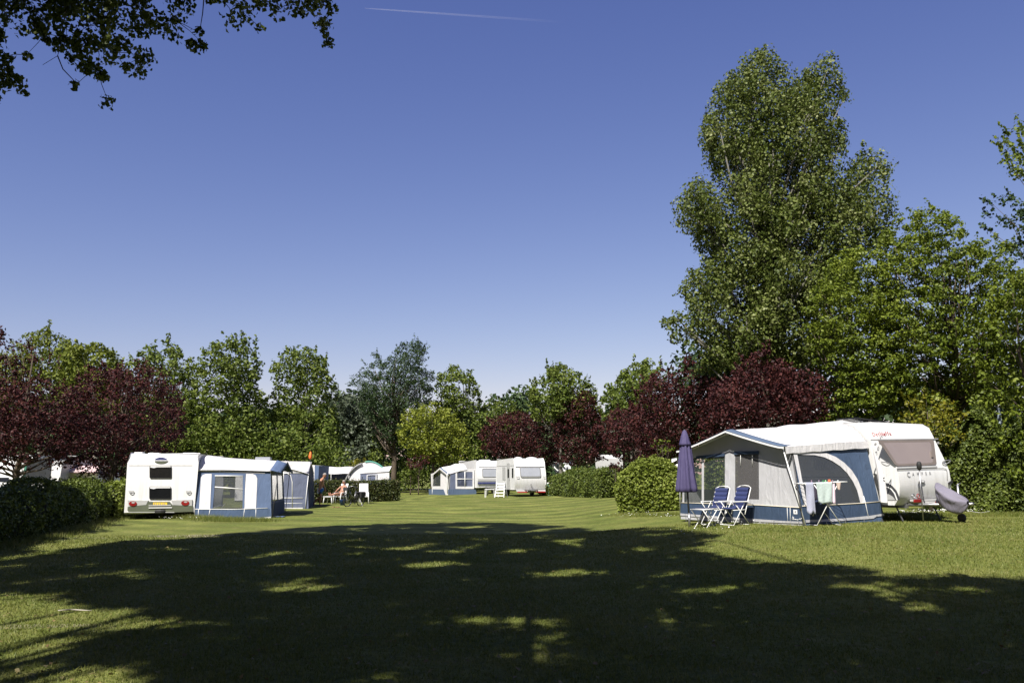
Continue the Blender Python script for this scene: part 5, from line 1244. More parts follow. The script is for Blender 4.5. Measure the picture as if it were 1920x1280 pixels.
    for xx in (X0 + .3, X1 - .3): MB().tube([(xx, .5, .3), (xx, .3, .0)], .022, 6).build('steady_leg', M_dkmetal, root)
    sw = MB(); sw.lathe((-1.25, .22, .19), [(.1, 0), (.27, .01), (.30, .05), (.30, .13), (.27, .17), (.1, .18)], 20, (0, 0, 1)); sw.build('spare_wheel', M_black, root)
    for (x, y, s) in ((-2.25, .3, .16), (-1.95, 1.4, .22), (-.55, 1.2, .25)):
        MB().box(x - s, x + s, y, y + .4, 2.44, 2.53).build('roof_hatch', M_plastic, root, bevel=.03)
    MB().tube([(-1.88, .3, 2.5), (-1.7, .3, 2.53)], .008, 5).build('aerial', M_dkmetal, root)
left_caravan()
# ---------------------------------------------------------------- second awning behind
CB = G(530, 953); FB = Fr(CB, 9.2)
def back_awning():
    root = empty('awning', CB, 9.2, 'slate blue awning with a white roof standing directly behind the curtained one', 'awning')
    A = Awn(FB, 1.25, 4.6, 1, 2.34, 2.32, 2.0, 1.72, .05, .06, fslope=.1); A.y0 = 0
    A.roof(root, C_white, a1=1.03)
    # lower edge of the roof
    A.wall(root, 'end_wall', 'end', C_slate, [])
    A.patch(root, 'valance', 'end', [(525, 864), (580, 865), (576, 885), (525, 884)], C_white, .012, .01)
    A.line(root, 'piping', 'end', [(525, 886), (568, 886)], .02, M_alu)
    A.line(root, 'door_zip', 'end', [(525, 893), (530, 888), (538, 886.5), (545, 891), (548, 903), (548, 950)], .02, M_alu, .03)
    A.line(root, 'piping', 'end', [(528, 933), (568, 933)], .018, M_alu); A.line(root, 'piping', 'end', [(528, 943), (567, 943)], .014, M_alu)
    A.patch(root, 'lower_band', 'end', [(528, 943.5), (568, 943.5), (568, 953), (530, 953)], C_slate, .012, .01)
    A.patch(root, 'mud_flap', 'end', [(528, 951.5), (568, 951), (568, 954), (528, 954.5)], C_vgrey, .02, .01)
    ol = A.front_outline(); p0, n = A.front_plane(); MB().slab([p - n * (p - p0).dot(n) for p in ol], n * .006).build('front_wall', C_navy, root)
    q = lambda a, b: Vector((A.xy(a, b, 1)[0], A.xy(a, b, 1)[1], A.roofz(a, b)))
    MB().tube([q(1.05, 0), (1.12, -.06, .55), (1.10, -.05, 0)], .016, 6).build('corner_pole', M_alu, root, smooth=True)
back_awning()
def back_caravan():
    root = empty('caravan', CB + Vector((-2.35, -.1, 0)), 9.2, 'caravan hidden behind the left awnings, only its roof edge and hatch showing', 'caravan')
    prof = [(.2, .4), (.2, 2.0), (.4, 2.32), (5.2, 2.35), (5.5, 1.9), (5.5, .4)]
    MB().slab([(0, y, z) for y, z in prof], (2.3, 0, 0)).build('body', M_white2, root, bevel=.06, seg=3)
    MB().box(.75, 1.5, 1.0, 1.7, 2.34, 2.56).build('roof_hatch', M_gsilver, root, bevel=.03); wheel(root, .18, 3, .32); wheel(root, 2.1, 3, .32)
back_caravan()
def windsock():
    c = on_ground(581, 43.5); root = empty('windsock', c, 0, 'orange windsock pennant on a thin pole above the slate blue awning', 'pennant')
    zt = P(580, 846, 43.5).z - c.z; MB().tube([(0, 0, 0), (0, 0, zt)], .015, 6).build('pole', M_dkmetal, root)
    MB().lathe((0, 0, zt - .40), [(.03, 0), (.07, .06), (.09, .15), (.06, .28), (.02, .4)], 10, wob=lambda a, h: 1 + .2 * math.cos(a * 3)).build('pennant', mat('orange_cloth', (.80, .16, .03), .7, .08), root, smooth=True)
windsock()
# ================================================================ PEOPLE
def body_mesh(name, J, E, mt, parent, root_idx=0, sub=2):
    """one continuous skinned body. J: list of (pos, radius); E: edges"""
    me = bpy.data.meshes.new(name); me.from_pydata([j[0] for j in J], E, []); me.update()
    o = link_mesh(name, me, None, parent)
    sk = o.modifiers.new('skin', 'SKIN'); sk.use_smooth_shade = True
    sv = me.skin_vertices[0].data
    for i, j in enumerate(J):
        r = j[1]; sv[i].radius = r if isinstance(r, tuple) else (r, r); sv[i].use_root = (i == root_idx)
    ss = o.modifiers.new('sub', 'SUBSURF'); ss.levels = sub; ss.render_levels = sub
    bpy.context.view_layer.update()
    em = bpy.data.meshes.new_from_object(o.evaluated_get(bpy.context.evaluated_depsgraph_get()))
    o.modifiers.clear(); o.data = em; em.materials.clear(); em.materials.append(mt); em.name = name
    em.polygons.foreach_set('use_smooth', [True] * len(em.polygons))
    return o
def fingers(J, E, wrist_i, palm_dir, side, curl=.5, s=1.0):
    """palm, four fingers and a thumb grown from the wrist"""
    w = Vector(J[wrist_i][0]); d = Vector(palm_dir).normalized(); sd_ = Vector(side).normalized(); nrm = d.cross(sd_).normalized()
    J.append((tuple(w + d * .05 * s), (.030 * s, .018 * s))); p = len(J) - 1; E.append((wrist_i, p))
    J.append((tuple(w + d * .085 * s), (.036 * s, .014 * s))); k = len(J) - 1; E.append((p, k))
    for i, (off, ln) in enumerate(((-.030, .062), (-.010, .072), (.010, .067), (.029, .052))):
        a = w + d * .10 * s + sd_ * off * s; b = a + (d * math.cos(curl * .5) + nrm * math.sin(curl * .5)) * ln * .5 * s; c = b + (d * math.cos(curl * 1.3) + nrm * math.sin(curl * 1.3)) * ln * .5 * s
        n = len(J); J += [(tuple(a), .009 * s), (tuple(b), .008 * s), (tuple(c), .0065 * s)]; E += [(k, n), (n, n + 1), (n + 1, n + 2)]
    a = w + d * .045 * s - sd_ * .035 * s; b = a + (d * .7 - sd_ * .6).normalized() * .035 * s; c = b + (d * .9 - sd_ * .25 + nrm * .3).normalized() * .028 * s
    n = len(J); J += [(tuple(a), .012 * s), (tuple(b), .010 * s), (tuple(c), .008 * s)]; E += [(p, n), (n, n + 1), (n + 1, n + 2)]
def face(root, head, fwd, up, rx=.077, skin=None, hair=None, glasses=False, bald=.5):
    """face details around a head centre"""
    f = Vector(fwd).normalized(); u = (Vector(up) - f * Vector(up).dot(f)).normalized(); l = u.cross(f); H = Vector(head)
    M = Matrix((l, f, u)).transposed()
    hd = MB(); hd.ell((0, 0, 0), .078, .098, .118, 16, 12)
    hd.v = [tuple(H + M @ Vector((x * (1 - .18 * max(0, -z / .118)), y * (1 - .1 * max(0, -z / .118)), z))) for x, y, z in hd.v]
    hd.ell(H + f * .098 - u * .012, .012, .016, .022, 8, 6); hd.ell(H + f * .075 - u * .085, .03, .02, .02, 8, 6)
    for s in (-1, 1): hd.ell(H + l * s * .078 - u * .005 - f * .01, .010, .016, .028, 8, 6)
    o = hd.build('head', skin, root, smooth=True)
    for s in (-1, 1): MB().ell(H + l * s * .030 + f * .088 + u * .012, .011, .007, .008, 8, 6).build('eye', M_black, root, smooth=True)
    MB().ell(H + f * .091 - u * .052, .022, .006, .006, 8, 6).build('mouth', M_redtext, root, smooth=True)
    hr = MB()
    for i in range(9):
        for k in range(17):
            pass
    rows = []
    for i in range(9):
        t = R(4 + (86 + bald * 18) * i / 8); row = []
        for k in range(17):
            a = 2 * math.pi * k / 16; back = .5 - .5 * math.sin(a); tt = t * (.62 + .48 * back)
            row.append(H + M @ Vector((.083 * math.sin(tt) * math.cos(a), .103 * math.sin(tt) * math.sin(a) - .004, .123 * math.cos(tt) + .002)))
        rows.append(row)
    hr.grid(rows).build('hair', hair, root, smooth=True, solid=.012)
    if glasses:
        g = MB()
        for s in (-1, 1): g.ring(H + l * s * .032 + f * .098 + u * .012, f, .024, .0035, 12, 4)
        g.build('glasses', M_dkmetal, root)
def walking_man():
    c = G(600, 948); root = empty('person', c, 0, 'suntanned man in blue and white swimming trunks walking to the right past the hedge', 'person')
    # walks towards +x, leaning a little forward, head bowed
    J = [((0, 0, .90), (.135, .11)), ((.03, 0, 1.06), (.135, .10)), ((.06, 0, 1.24), (.155, .11)), ((.085, 0, 1.38), (.15, .09)), ((.12, 0, 1.47), .055), ((.16, 0, 1.53), .052)]
    E = [(0, 1), (1, 2), (2, 3), (3, 4), (4, 5)]
    def chain(start, pts):
        p = start
        for q in pts: J.append(q); E.append((p, len(J) - 1)); p = len(J) - 1
        return p
    # front (planted) leg
    k = chain(0, [((.02, -.09, .80), .085), ((.06, -.10, .48), .062), ((.03, -.10, .28), .052), ((.00, -.10, .09), .036), ((.05, -.10, .04), .036), ((.16, -.10, .03), .030)])
    # trailing leg, heel lifted behind
    k = chain(0, [((-.0, .09, .80), .085), ((.0, .10, .50), .062), ((-.20, .10, .33), .052), ((-.36, .10, .17), .036), ((-.38, .10, .10), .034), ((-.30, .10, .03), .028)])
    # arms
    w1 = chain(3, [((.06, -.19, 1.37), .055), ((.0, -.24, 1.12), .042), ((-.03, -.22, .88), .030)])
    fingers(J, E, w1, (.1, 0, -1), (1, 0, 0), .5)
    w2 = chain(3, [((.08, .19, 1.37), .055), ((.10, .23, 1.12), .042), ((.20, .22, .92), .030)])
    fingers(J, E, w2, (.4, 0, -1), (1, 0, .3), .5)
    body_mesh('body', J, E, M_skin, root)
    face(root, (.20, 0, 1.63), (1, -.25, -.45), (0.3, 0, 1), skin=M_skin, hair=M_hair)
    # trunks
    mb = MB(); mb.lathe((.01, 0, .78), [(.150, 0), (.158, .05), (.150, .12), (.140, .17)], 18, wob=lambda a, h: 1 + .10 * abs(math.cos(a))); mb.tube([(.02, -.09, .84), (.045, -.10, .66)], [.105, .092], 12); mb.tube([(0, .09, .84), (.0, .095, .67)], [.105, .092], 12)
    t = mb.build('swimming_trunks', M_short, root, smooth=True)
    MB().box(-.135, -.05, -.205, -.19, .66, .94).build('white_panel', M_wcloth, t)
    MB().lathe((.01, 0, .93), [(.145, 0), (.146, .035)], 18).build('waistband', M_wcloth, t, smooth=True)
walking_man()
def garden_chair(c, deg, label):
    root = empty('garden_chair', c, deg, label, 'garden chair', 'white plastic garden chairs by the clipped hedge')
    for sx in (-1, 1):
        MB().tube([(sx * .27, -.28, 0), (sx * .25, -.24, .40), (sx * .25, -.2, .62), (sx * .25, .18, .64)], [.026, .022, .022, .022], 7).build('leg', M_plastic, root, smooth=True)
        MB().tube([(sx * .27, .34, 0), (sx * .25, .24, .42), (sx * .25, .18, .64)], [.026, .022, .022], 7).build('leg', M_plastic, root, smooth=True)
    MB().box(-.25, .25, -.26, .24, .39, .42).build('seat', M_plastic, root, bevel=.02)
    rows = [[(x * (1 - .08 * t), .24 + .20 * t + .03 * (1 - x * x * 14), .42 + .72 * t) for x in np.linspace(-.27, .27, 9)] for t in np.linspace(0, 1, 8)]
    MB().grid(rows).build('backrest', M_plastic, root, smooth=True, solid=.025)
    return root
ch1 = garden_chair(G(632, 944) + Vector((.15, 0, 0)), -28, 'white plastic garden chair with the sunbathing person sitting in it')
ch2 = dup(ch1, G(682, 944), 12, 'white plastic garden chair with dark red clothes on it, right of the bicycle')
def seated():
    fr = Fr(ch1.location, -28); root = empty('person', ch1.location, -28, 'sunbather with glasses reclining in a white chair with legs up on a stool', 'person')
    J = [((0, .12, .52), (.15, .12)), ((0, .20, .68), (.15, .11)), ((0, .28, .86), (.165, .11)), ((0, .32, .98), (.16, .085)), ((0, .34, 1.06), .055), ((0, .34, 1.12), .052)]
    E = [(0, 1), (1, 2), (2, 3), (3, 4), (4, 5)]
    def chain(start, pts):
        p = start
        for q in pts: J.append(q); E.append((p, len(J) - 1)); p = len(J) - 1
        return p
    chain(0, [((-.09, .04, .52), .085), ((-.14, -.34, .56), .060), ((-.12, -.60, .52), .05), ((-.10, -.80, .50), .036), ((-.10, -.84, .56), .034), ((-.10, -.86, .66), .026)])
    chain(0, [((.09, .04, .52), .085), ((.08, -.32, .60), .060), ((.0, -.56, .55), .05), ((-.04, -.76, .50), .036), ((-.03, -.80, .56), .034), ((-.03, -.82, .66), .026)])
    w1 = chain(3, [((-.20, .30, .96), .052), ((-.29, .10, .78), .040), ((-.20, -.12, .70), .030)]); fingers(J, E, w1, (.3, -1, -.2), (1, .3, 0), .5)
    w2 = chain(3, [((.20, .30, .96), .052), ((.29, .10, .78), .040), ((.12, -.06, .72), .030)]); fingers(J, E, w2, (-.7, -.7, -.1), (1, -.5, 0), .5)
    body_mesh('body', J, E, M_skin2, root)
    face(root, (0, .33, 1.23), (-.1, -1, -.12), (0, 0, 1), skin=M_skin2, hair=M_hair, glasses=True)
    mb = MB(); mb.lathe((0, .12, .44), [(.16, 0), (.17, .05), (.16, .16)], 16); mb.build('swimwear', M_hair2, root, smooth=True)
seated()
def stool(c, deg):
    root = empty('stool', c, deg, 'white plastic stool carrying the feet of the sunbather', 'stool')
    mb = MB(); mb.box(-.30, .30, -.24, .24, .40, .44); mb.build('seat', M_plastic, root, bevel=.02)
    for sx in (-1, 1):
        for sy in (-1, 1): MB().tube([(sx * .24, sy * .18, .40), (sx * .28, sy * .22, 0)], [.025, .02], 6).build('leg', M_plastic, root, smooth=True)
fr1 = Fr(ch1.location, -28); st = fr1.W((-.07, -.82, 0)); stool(st, -20)
def bicycle():
    a = G(651, 950); root = empty('bicycle', a, 62, 'city bicycle with dark panniers parked between the two garden chairs', 'bicycle')
    def whl(x):
        t = MB().ring((x, 0, .34), (0, 1, 0), .325, .022, 30, 6).build('wheel', M_black, root, smooth=True)
        MB().ring((x, 0, .34), (0, 1, 0), .298, .010, 30, 5).build('rim', M_metal, t, smooth=True)
        s = MB()
        for i in range(14): s.tube([(x, 0, .34), (x + .295 * math.cos(i * .4488), 0, .34 + .295 * math.sin(i * .4488))], .0022, 3)
        s.build('spokes', M_metal, t); MB().lathe((x, -.04, .34), [(.03, 0), (.03, .08)], 10, (0, 1, 0)).build('hub', M_metal, t)
    whl(0); whl(1.08)
    f = MB(); bb = (.50, 0, .30); hd = (.16, 0, .80); stt = (.70, 0, .82)
    for p, q, r in ((hd, bb, .02), ((.18, 0, .72), (.56, 0, .42), .018), (bb, stt, .018), (bb, (1.08, 0, .34), .012), ((.67, 0, .72), (1.08, 0, .34), .012)): f.tube([p, q], r, 8)
    f.build('frame', M_metal, root, smooth=True)
    MB().tube([(0, 0, .34), (.06, 0, .5), (.15, 0, .80), (.13, 0, 1.02)], .016, 7).build('fork', M_metal, root, smooth=True)
    MB().tube([(.30, -.30, 1.02), (.16, -.24, 1.06), (.11, 0, 1.03), (.16, .24, 1.06), (.30, .30, 1.02)], .013, 7).build('handlebar', M_metal, root, smooth=True)
    s = MB(); s.ell((.74, 0, .96), .14, .085, .04, 12, 8); s.tube([(.70, 0, .8), (.73, 0, .95)], .014, 6); s.build('saddle', M_black, root, smooth=True)
    for sy in (-1, 1): MB().box(.86, 1.20, sy * .16 - .06, sy * .16 + .06, .42, .74).build('pannier', M_black, root, bevel=.03)
    MB().box(.78, 1.25, -.07, .07, .735, .755).build('rack', M_metal, root)
    MB().box(.05, -.20, -.14, .14, .84, 1.0).build('basket', M_dkmetal, root, bevel=.01)
    c = MB(); c.lathe((.50, -.05, .30), [(.09, 0), (.09, .012)], 14, (0, 1, 0)); c.box(.48, .52, -.12, -.08, .13, .3); c.box(.48, .52, .08, .12, .3, .47); c.build('crank', M_dkmetal, root)
    MB().tube([(1.02, -.02, .34), (1.0, -.22, .0)], .01, 5).build('kickstand', M_metal, root)
bicycle()
def odds():
    c = G(642, 947); o = MB().lathe((0, 0, 0), [(.12, 0), (.16, .30), (.17, .31), (.15, .31)], 16).build('bucket', mat('blue_plastic', (.02, .07, .28), .4, .05), None, smooth=True); o.location = c; tag(o, 'blue bucket on the grass beside the white chair', 'bucket')
    c = G(668, 945) + Vector((.2, .1, 0)); g = MB(); g.box(-.26, .26, -.2, .15, 0, .26); o = g.build('clothes_pile', mat('dark_red_cloth', (.07, .02, .03), .9, .2), None, bevel=.07, seg=3); o.location = Vector(ch2.location) + Vector((-.15, -.05, .43)); tag(o, 'dark red clothes bundled on the seat of the right garden chair', 'clothes')
    for i, (px, py, t) in enumerate(((625, 951, 'left'), (633, 951, 'right'))):
        o = MB().box(-.05, .05, -.14, .14, 0, .03).ring((0, -.04, .03), (0, 1, 0), .05, .012, 8, 5, 0, 180).build('sandal', mat('sandal_leather', (.28, .13, .08), .6, .1), None, bevel=.01); o.location = G(px, py); o.rotation_euler = (0, 0, i * .7)
        tag(o, 'brown sandal lying on the grass under the stool, the %s one' % t, 'sandal', 'sandals under the stool')
    c = G(140, 1147); o = MB().tube([(-.20, 0, .02), (-.06, .01, .03), (.07, -.005, .025), (.20, .01, .015)], [.006, .009, .008, .005], 7).build('stick', M_wood, None, smooth=True); o.location = c; tag(o, 'pale bare stick lying on the sunlit grass at lower left', 'stick')
odds()
# ================================================================ TENTS BEHIND THE HEDGE
def canopy_tent():
    Y = 58; a = on_ground(597, Y); root = empty('canopy_tent', a, 0, 'open white canopy tent with a shaded interior behind the clipped hedge', 'tent')
    def L(px, py, y): return P(px, py, y) - a
    zt, ze = P(600, 875, Y).z - a.z, P(600, 888, Y).z - a.z; W_ = L(655, 880, Y).x
    rows = [[(W_ * s, y, z + .02 * math.sin(s * 9)) for s in np.linspace(-.01, 1.01, 12)] for y, z in ((-.1, ze), (.6, (zt + ze) / 2 + .06), (1.4, zt), (2.4, (zt + ze) / 2 + .06), (3.2, ze))]
    MB().grid(rows).build('roof', C_white, root, smooth=True, solid=.02)
    mb = MB(); mb.box(.1, W_ - .1, 3.1, 3.13, 0, ze); mb.build('back_wall', C_slate, root)
    mb = MB(); mb.box(-.02, .02, .1, 3.1, 0, ze + .05); mb.build('side_wall', C_navy, root)
    for x in (0, W_ * .33, W_ * .42, W_): MB().tube([(x, -.08, 0), (x, -.08, ze)], .022, 6).build('pole', M_alu, root)
    MB().slab([(W_ * .72, 2.6, .9), (W_ * .85, 2.6, .9), (W_ * .83, 2.6, 1.5), (W_ * .75, 2.6, 1.6)], (0, .1, 0)).build('hanging_towel', M_wcloth, root)
canopy_tent()
def strip_tent():
    Y = 54; a = on_ground(582, Y); root = empty('frame_tent', a, 0, 'narrow white and blue striped tent end between the slate awning and the canopy', 'tent')
    zt = P(585, 872, Y).z - a.z; x1 = P(590, 880, Y).x - a.x; x2 = P(598, 880, Y).x - a.x
    MB().slab([(-.6, 0, 0), (x1, 0, 0), (x1, 0, zt), (-.6, 0, zt + .06)], (0, 3, 0)).build('body', C_white, root)
    MB().slab([(x1 + .01, -.02, 0), (x2 - .05, -.02, 0), (x2, -.02, zt - .02), (x1 + .01, -.02, zt - .02)], (0, 3, 0)).build('blue_side', C_sky, root)
strip_tent()
def round_tent():
    Y = 57; a = on_ground(692, Y); root = empty('dome_tent', a, 0, 'round arched white tent with a green seam and a porch behind the hedge', 'tent')
    h = P(690, 865.5, Y).z - a.z; w = (P(736, 880, Y).x - P(654, 880, Y).x) / 2
    rows = []
    for y in np.linspace(0, 3.2, 8):
        s = math.sqrt(max(0, 1 - (y / 3.4) ** 2)); rows.append([(w * math.cos(t) * (.5 + .5 * s) * (1 + .12 * (1 - math.sin(t))), y, h * s * math.sin(t) ** .8 if math.sin(t) > 0 else 0) for t in np.linspace(0, math.pi, 23)])
    MB().grid(rows).build('dome', C_white, root, smooth=True, solid=.02)
    arc = lambda k, y, t0, t1: [(w * math.cos(t) * k * (1 + .12 * (1 - math.sin(t))), y, k * h * math.sin(t) ** .8) for t in np.linspace(t0, t1, 16)]
    fw = arc(1, 0, .001, 3.1405); MB().slab([(p[0], p[1], max(0, p[2])) for p in fw], (0, .02, 0)).build('front_wall', C_white, root)
    MB().tube(arc(1.01, -.02, .15, 1.75), .05, 6).build('green_seam', mat('green_cloth', (.10, .36, .28), .7, .08), root, smooth=True)
    MB().tube([(p[0] - .2, p[1], p[2]) for p in arc(.97, -.10, 1.75, 3.0)], .06, 6).build('arch_pole', M_seam, root, smooth=True)
    L = lambda px, py, y=Y - .9: P(px, py, y) - a
    x0 = L(675, 890).x; x1 = L(730, 890).x; zt = L(700, 881).z; ze = L(700, 887).z
    MB().grid([[(x0, -1.0, ze), (x1, -1.0, ze + .12)], [(x0 + .15, .1, zt + .1), (x1, .1, zt + .25)]]).build('porch_roof', C_white, root, solid=.03)
    MB().slab([(x0, -.95, 0), (x1, -.95, 0), (x1, -.95, ze + .1), (x0, -.95, ze)], (0, .03, 0)).build('porch_wall', C_white, root)
    a0 = L(676, 890).x; a1 = L(708, 890).x; MB().slab([(a0, -.98, .3), (a1, -.98, .3), (a1, -.98, ze - .05), (a0, -.98, ze - .05)], (0, .02, 0)).build('blue_panel', C_slate, root)
    b0 = L(689, 890).x; b1 = L(706, 890).x; zz = ze - .12
    MB().tube([(b0, -1.0, .4), (b0, -1.0, zz), (b1, -1.0, zz), (b1, -1.0, .4)], .04, 5).build('door_frame', M_plastic, root)
round_tent()
# ================================================================ MIDDLE: two touring caravans and grey awning
CM = G(893, 927); FM = Fr(CM, 8)
def mid_awning():
    c = G(843, 927.5); fr = Fr(c, 25); root = empty('awning', c, 25, 'grey awning with white framed net window on the far side of the lawn', 'awning')
    Lx = (fr.L(G(892, 926.5))).x
    A = Awn(fr, Lx, 3.9, -1, 2.40, 2.12, 1.92, 1.62, .12, .16, fslope=.08)
    A.roof(root, C_white, a1=1.05); A.strip(root, 'roof_trim', C_trim, 1.05, 1.16, .015, .05); A.lip(root, 'gable_edge', C_vgrey, 1.16, .12, .02)
    A.wall(root, 'end_wall', 'end', C_slate, [rr(857, 884, 886, 912.5, 1)])
    A.patch(root, 'window_border', 'end', rr(854, 882, 888.5, 916, 1), C_white, .012, .01, [rr(857, 884, 886, 911.5, .5)])
    A.patch(root, 'net_window', 'end', rr(856, 883, 887, 913, 1), F_net, -.01, .004)
    A.line(root, 'window_bar', 'end', [(871.5, 884), (871.5, 912)], .03, M_alu, .02); A.line(root, 'window_bar', 'end', [(857, 897.5), (886, 897.5)], .03, M_alu, .02)
    A.line(root, 'door_zip', 'end', [(839, 925), (838, 890), (841, 884), (847, 882), (853, 882)], .035, M_alu, .02)
    A.patch(root, 'lower_band', 'end', [(840, 917), (893, 917), (893, 927), (840, 928)], C_trim, .012, .01)
    A.patch(root, 'valance', 'end', [(834, 880), (893, 878.5), (893, 881), (834, 882)], C_vgrey, .02, .01)
    A.wall(root, 'front_wall', 'front', C_vgrey, [[(808, 888), (826, 884), (826, 911), (809, 911)]])
    A.patch(root, 'window_pane', 'front', [(807, 887), (827, 883), (827, 912), (808, 912)], F_tint, -.01, .004)
    A.patch(root, 'lower_band', 'front', [(804.5, 916.5), (832, 917), (836, 927.5), (804.5, 927)], C_trim, .015, .01)
    for b in (0, 1):
        x0, y0 = A.xy(1.14, b, 1); x1, y1 = A.xy(1.0, b, 0); MB().tube([(x0, y0, A.roofz(1.1, b)), (x1, y1, 0)], .03, 6).build('corner_pole', M_dkmetal if b == 0 else M_alu, root)
mid_awning()
def mid_caravan_a():
    c = G(893, 926) + Vector((.06, .35, 0)); root = empty('caravan', c, 20, 'white touring caravan with a blue stripe, joined to the grey awning behind the steps', 'caravan')
    fr = Fr(c, 20); prof = [(0, .5), (-.08, .8), (-.1, 1.3), (.06, 2.3), (.3, 2.55), (4.8, 2.55), (5, .5)]; W_ = 2.3
    MB().slab([(0, y, z) for y, z in prof], (W_, 0, 0)).build('body', M_white, root, bevel=.07, seg=3)
    w = MB().slab([(x, -.075 + (z - 1.35) * .16, z) for x, z in rr(.42, 1.32, W_ - .3, 1.92, .08)], (0, -.03, .004)).build('window', M_gsilver, root)
    l = [(x, -.11 + (z - 1.35) * .16, z) for x, z in rr(.40, 1.30, W_ - .28, 1.94, .08)]; MB().tube(l + [l[0]], .018, 5).build('window_seal', M_seam, w)
    MB().box(.02, W_ - .02, -.13, -.08, .76, .9).build('blue_stripe', M_logo, root); MB().box(.02, W_ - .02, -.125, -.09, .98, 1.16).build('grey_band', M_light, root)
    MB().box(.1, W_ - .1, -.02, -.0, 2.08, 2.1).build('seam', M_seam, root)
    MB().tube([(W_ / 2 - .5, 0, .5), (W_ / 2, -1.1, .45)], .05, 6).tube([(W_ / 2 + .5, 0, .5), (W_ / 2, -1.1, .45)], .05, 6).build('drawbar', M_metal, root)
    MB().box(.55, 1.35, .8, 1.4, 2.54, 2.64).build('roof_hatch', M_plastic, root, bevel=.04); wheel(root, .2, 2.4, .32); wheel(root, W_ - .2, 2.4, .32)
mid_caravan_a()
def mid_caravan_b():
    c = G(966, 930.5); root = empty('caravan', c, 19, 'white touring caravan with silver front window and steps at its grey side door', 'caravan')
    W_ = (G(1026, 930) - c).length * .985; fr = Fr(c, 19); prof = [(.04, .46), (-.10, .80), (-.12, 1.30), (.05, 1.9), (.14, 2.3), (.38, 2.55), (3.9, 2.55), (4.1, 2.2), (4.15, .46)]
    MB().slab([(0, y, z) for y, z in prof], (W_, 0, 0)).build('body', M_white, root, bevel=.09, seg=4)
    w = MB().slab([(x, -.12 + (z - 1.3) * .27, z) for x, z in rr(.38, 1.34, W_ - .42, 1.92, .07)], (0, -.04, .01)).build('window', M_gsilver, root)
    l = [(x, -.165 + (z - 1.3) * .27, z + .01) for x, z in rr(.35, 1.31, W_ - .39, 1.95, .07)]; MB().tube(l + [l[0]], .022, 5).build('window_seal', M_seam, w)
    MB().box(.05, W_ - .05, .02, .055, 1.98, 2.0).build('seam', M_seam, root)
    for x in (.12, W_ - .12): MB().tube([(x - .07, -.15, 1.36), (x - .08, -.2, 1.3), (x + .08, -.2, 1.3), (x + .1, -.15, 1.38)], .016, 5).build('grab_handle', M_seam, root)
    MB().lathe((W_ / 2, -.13, .78), [(.045, 0), (.05, .03)], 10, (0, -1, 0)).build('lock', M_seam, root)
    MB().slab([(.05, -.10, .46), (W_ - .05, -.10, .46), (W_ - .05, -.16, .30), (W_ * .85, -.16, .28), (W_ * .15, -.16, .28), (.05, -.16, .34)], (0, .08, 0)).build('skirt', M_light, root)
    for s in ((.1, .9), (W_ - .85, W_ - .08)): MB().box(s[0], s[1], -.20, -.17, .26, .33).build('red_strip', M_redtext, root)
    MB().box(W_ * .38, W_ * .62, -.5, -.15, .34, .46).build('hitch_block', M_dkmetal, root, bevel=.02)
    MB().tube([(W_ / 2 - .5, 0, .45), (W_ / 2, -1.0, .42)], .045, 6).tube([(W_ / 2 + .5, 0, .45), (W_ / 2, -1.0, .42)], .045, 6).build('drawbar', M_metal, root)
    # left side: door with panes, awning rail, seams
    d = MB().slab([(-.004, y, z) for y, z in rr(1.05, .5, 1.7, 2.25, .06)], (-.02, 0, 0)).build('door', M_light, root)
    MB().slab([(-.026, y, z) for y, z in rr(1.2, 1.25, 1.5, 1.85, .04)], (-.01, 0, 0)).build('door_pane', M_glass, d)
    MB().box(-.035, -.024, 1.10, 1.13, 1.05, 1.15).build('handle', M_dkmetal, d)
    MB().slab([(-.004, y, z) for y, z in rr(.35, 1.25, .62, 1.9, .04)], (-.015, 0, 0)).build('side_window', M_glass, root)
    MB().slab([(-.004, y, z) for y, z in rr(2.0, 1.1, 2.7, 2.0, .04)], (-.012, 0, 0)).build('service_panel', M_light, root)
    MB().box(-.012, -.002, .1, 4.0, 2.06, 2.08).build('side_seam', M_seam, root); MB().box(-.012, -.002, 2.2, 2.24, .6, 2.0).build('side_seam', M_seam, root)
    for (x, y, sx, sy) in ((.35, .9, .28, .25), (W_ * .62, 1.0, .4, .3)): MB().ell((x + .2, y, 2.56), sx, sy, .10, 14, 8).build('roof_hatch', M_plastic, root, smooth=True)
    MB().tube([(.35, .9, 2.6), (.28, .9, 2.78)], .01, 4).build('aerial', M_dkmetal, root); wheel(root, .18, 2.2, .32); wheel(root, W_ - .18, 2.2, .32)
mid_caravan_b()
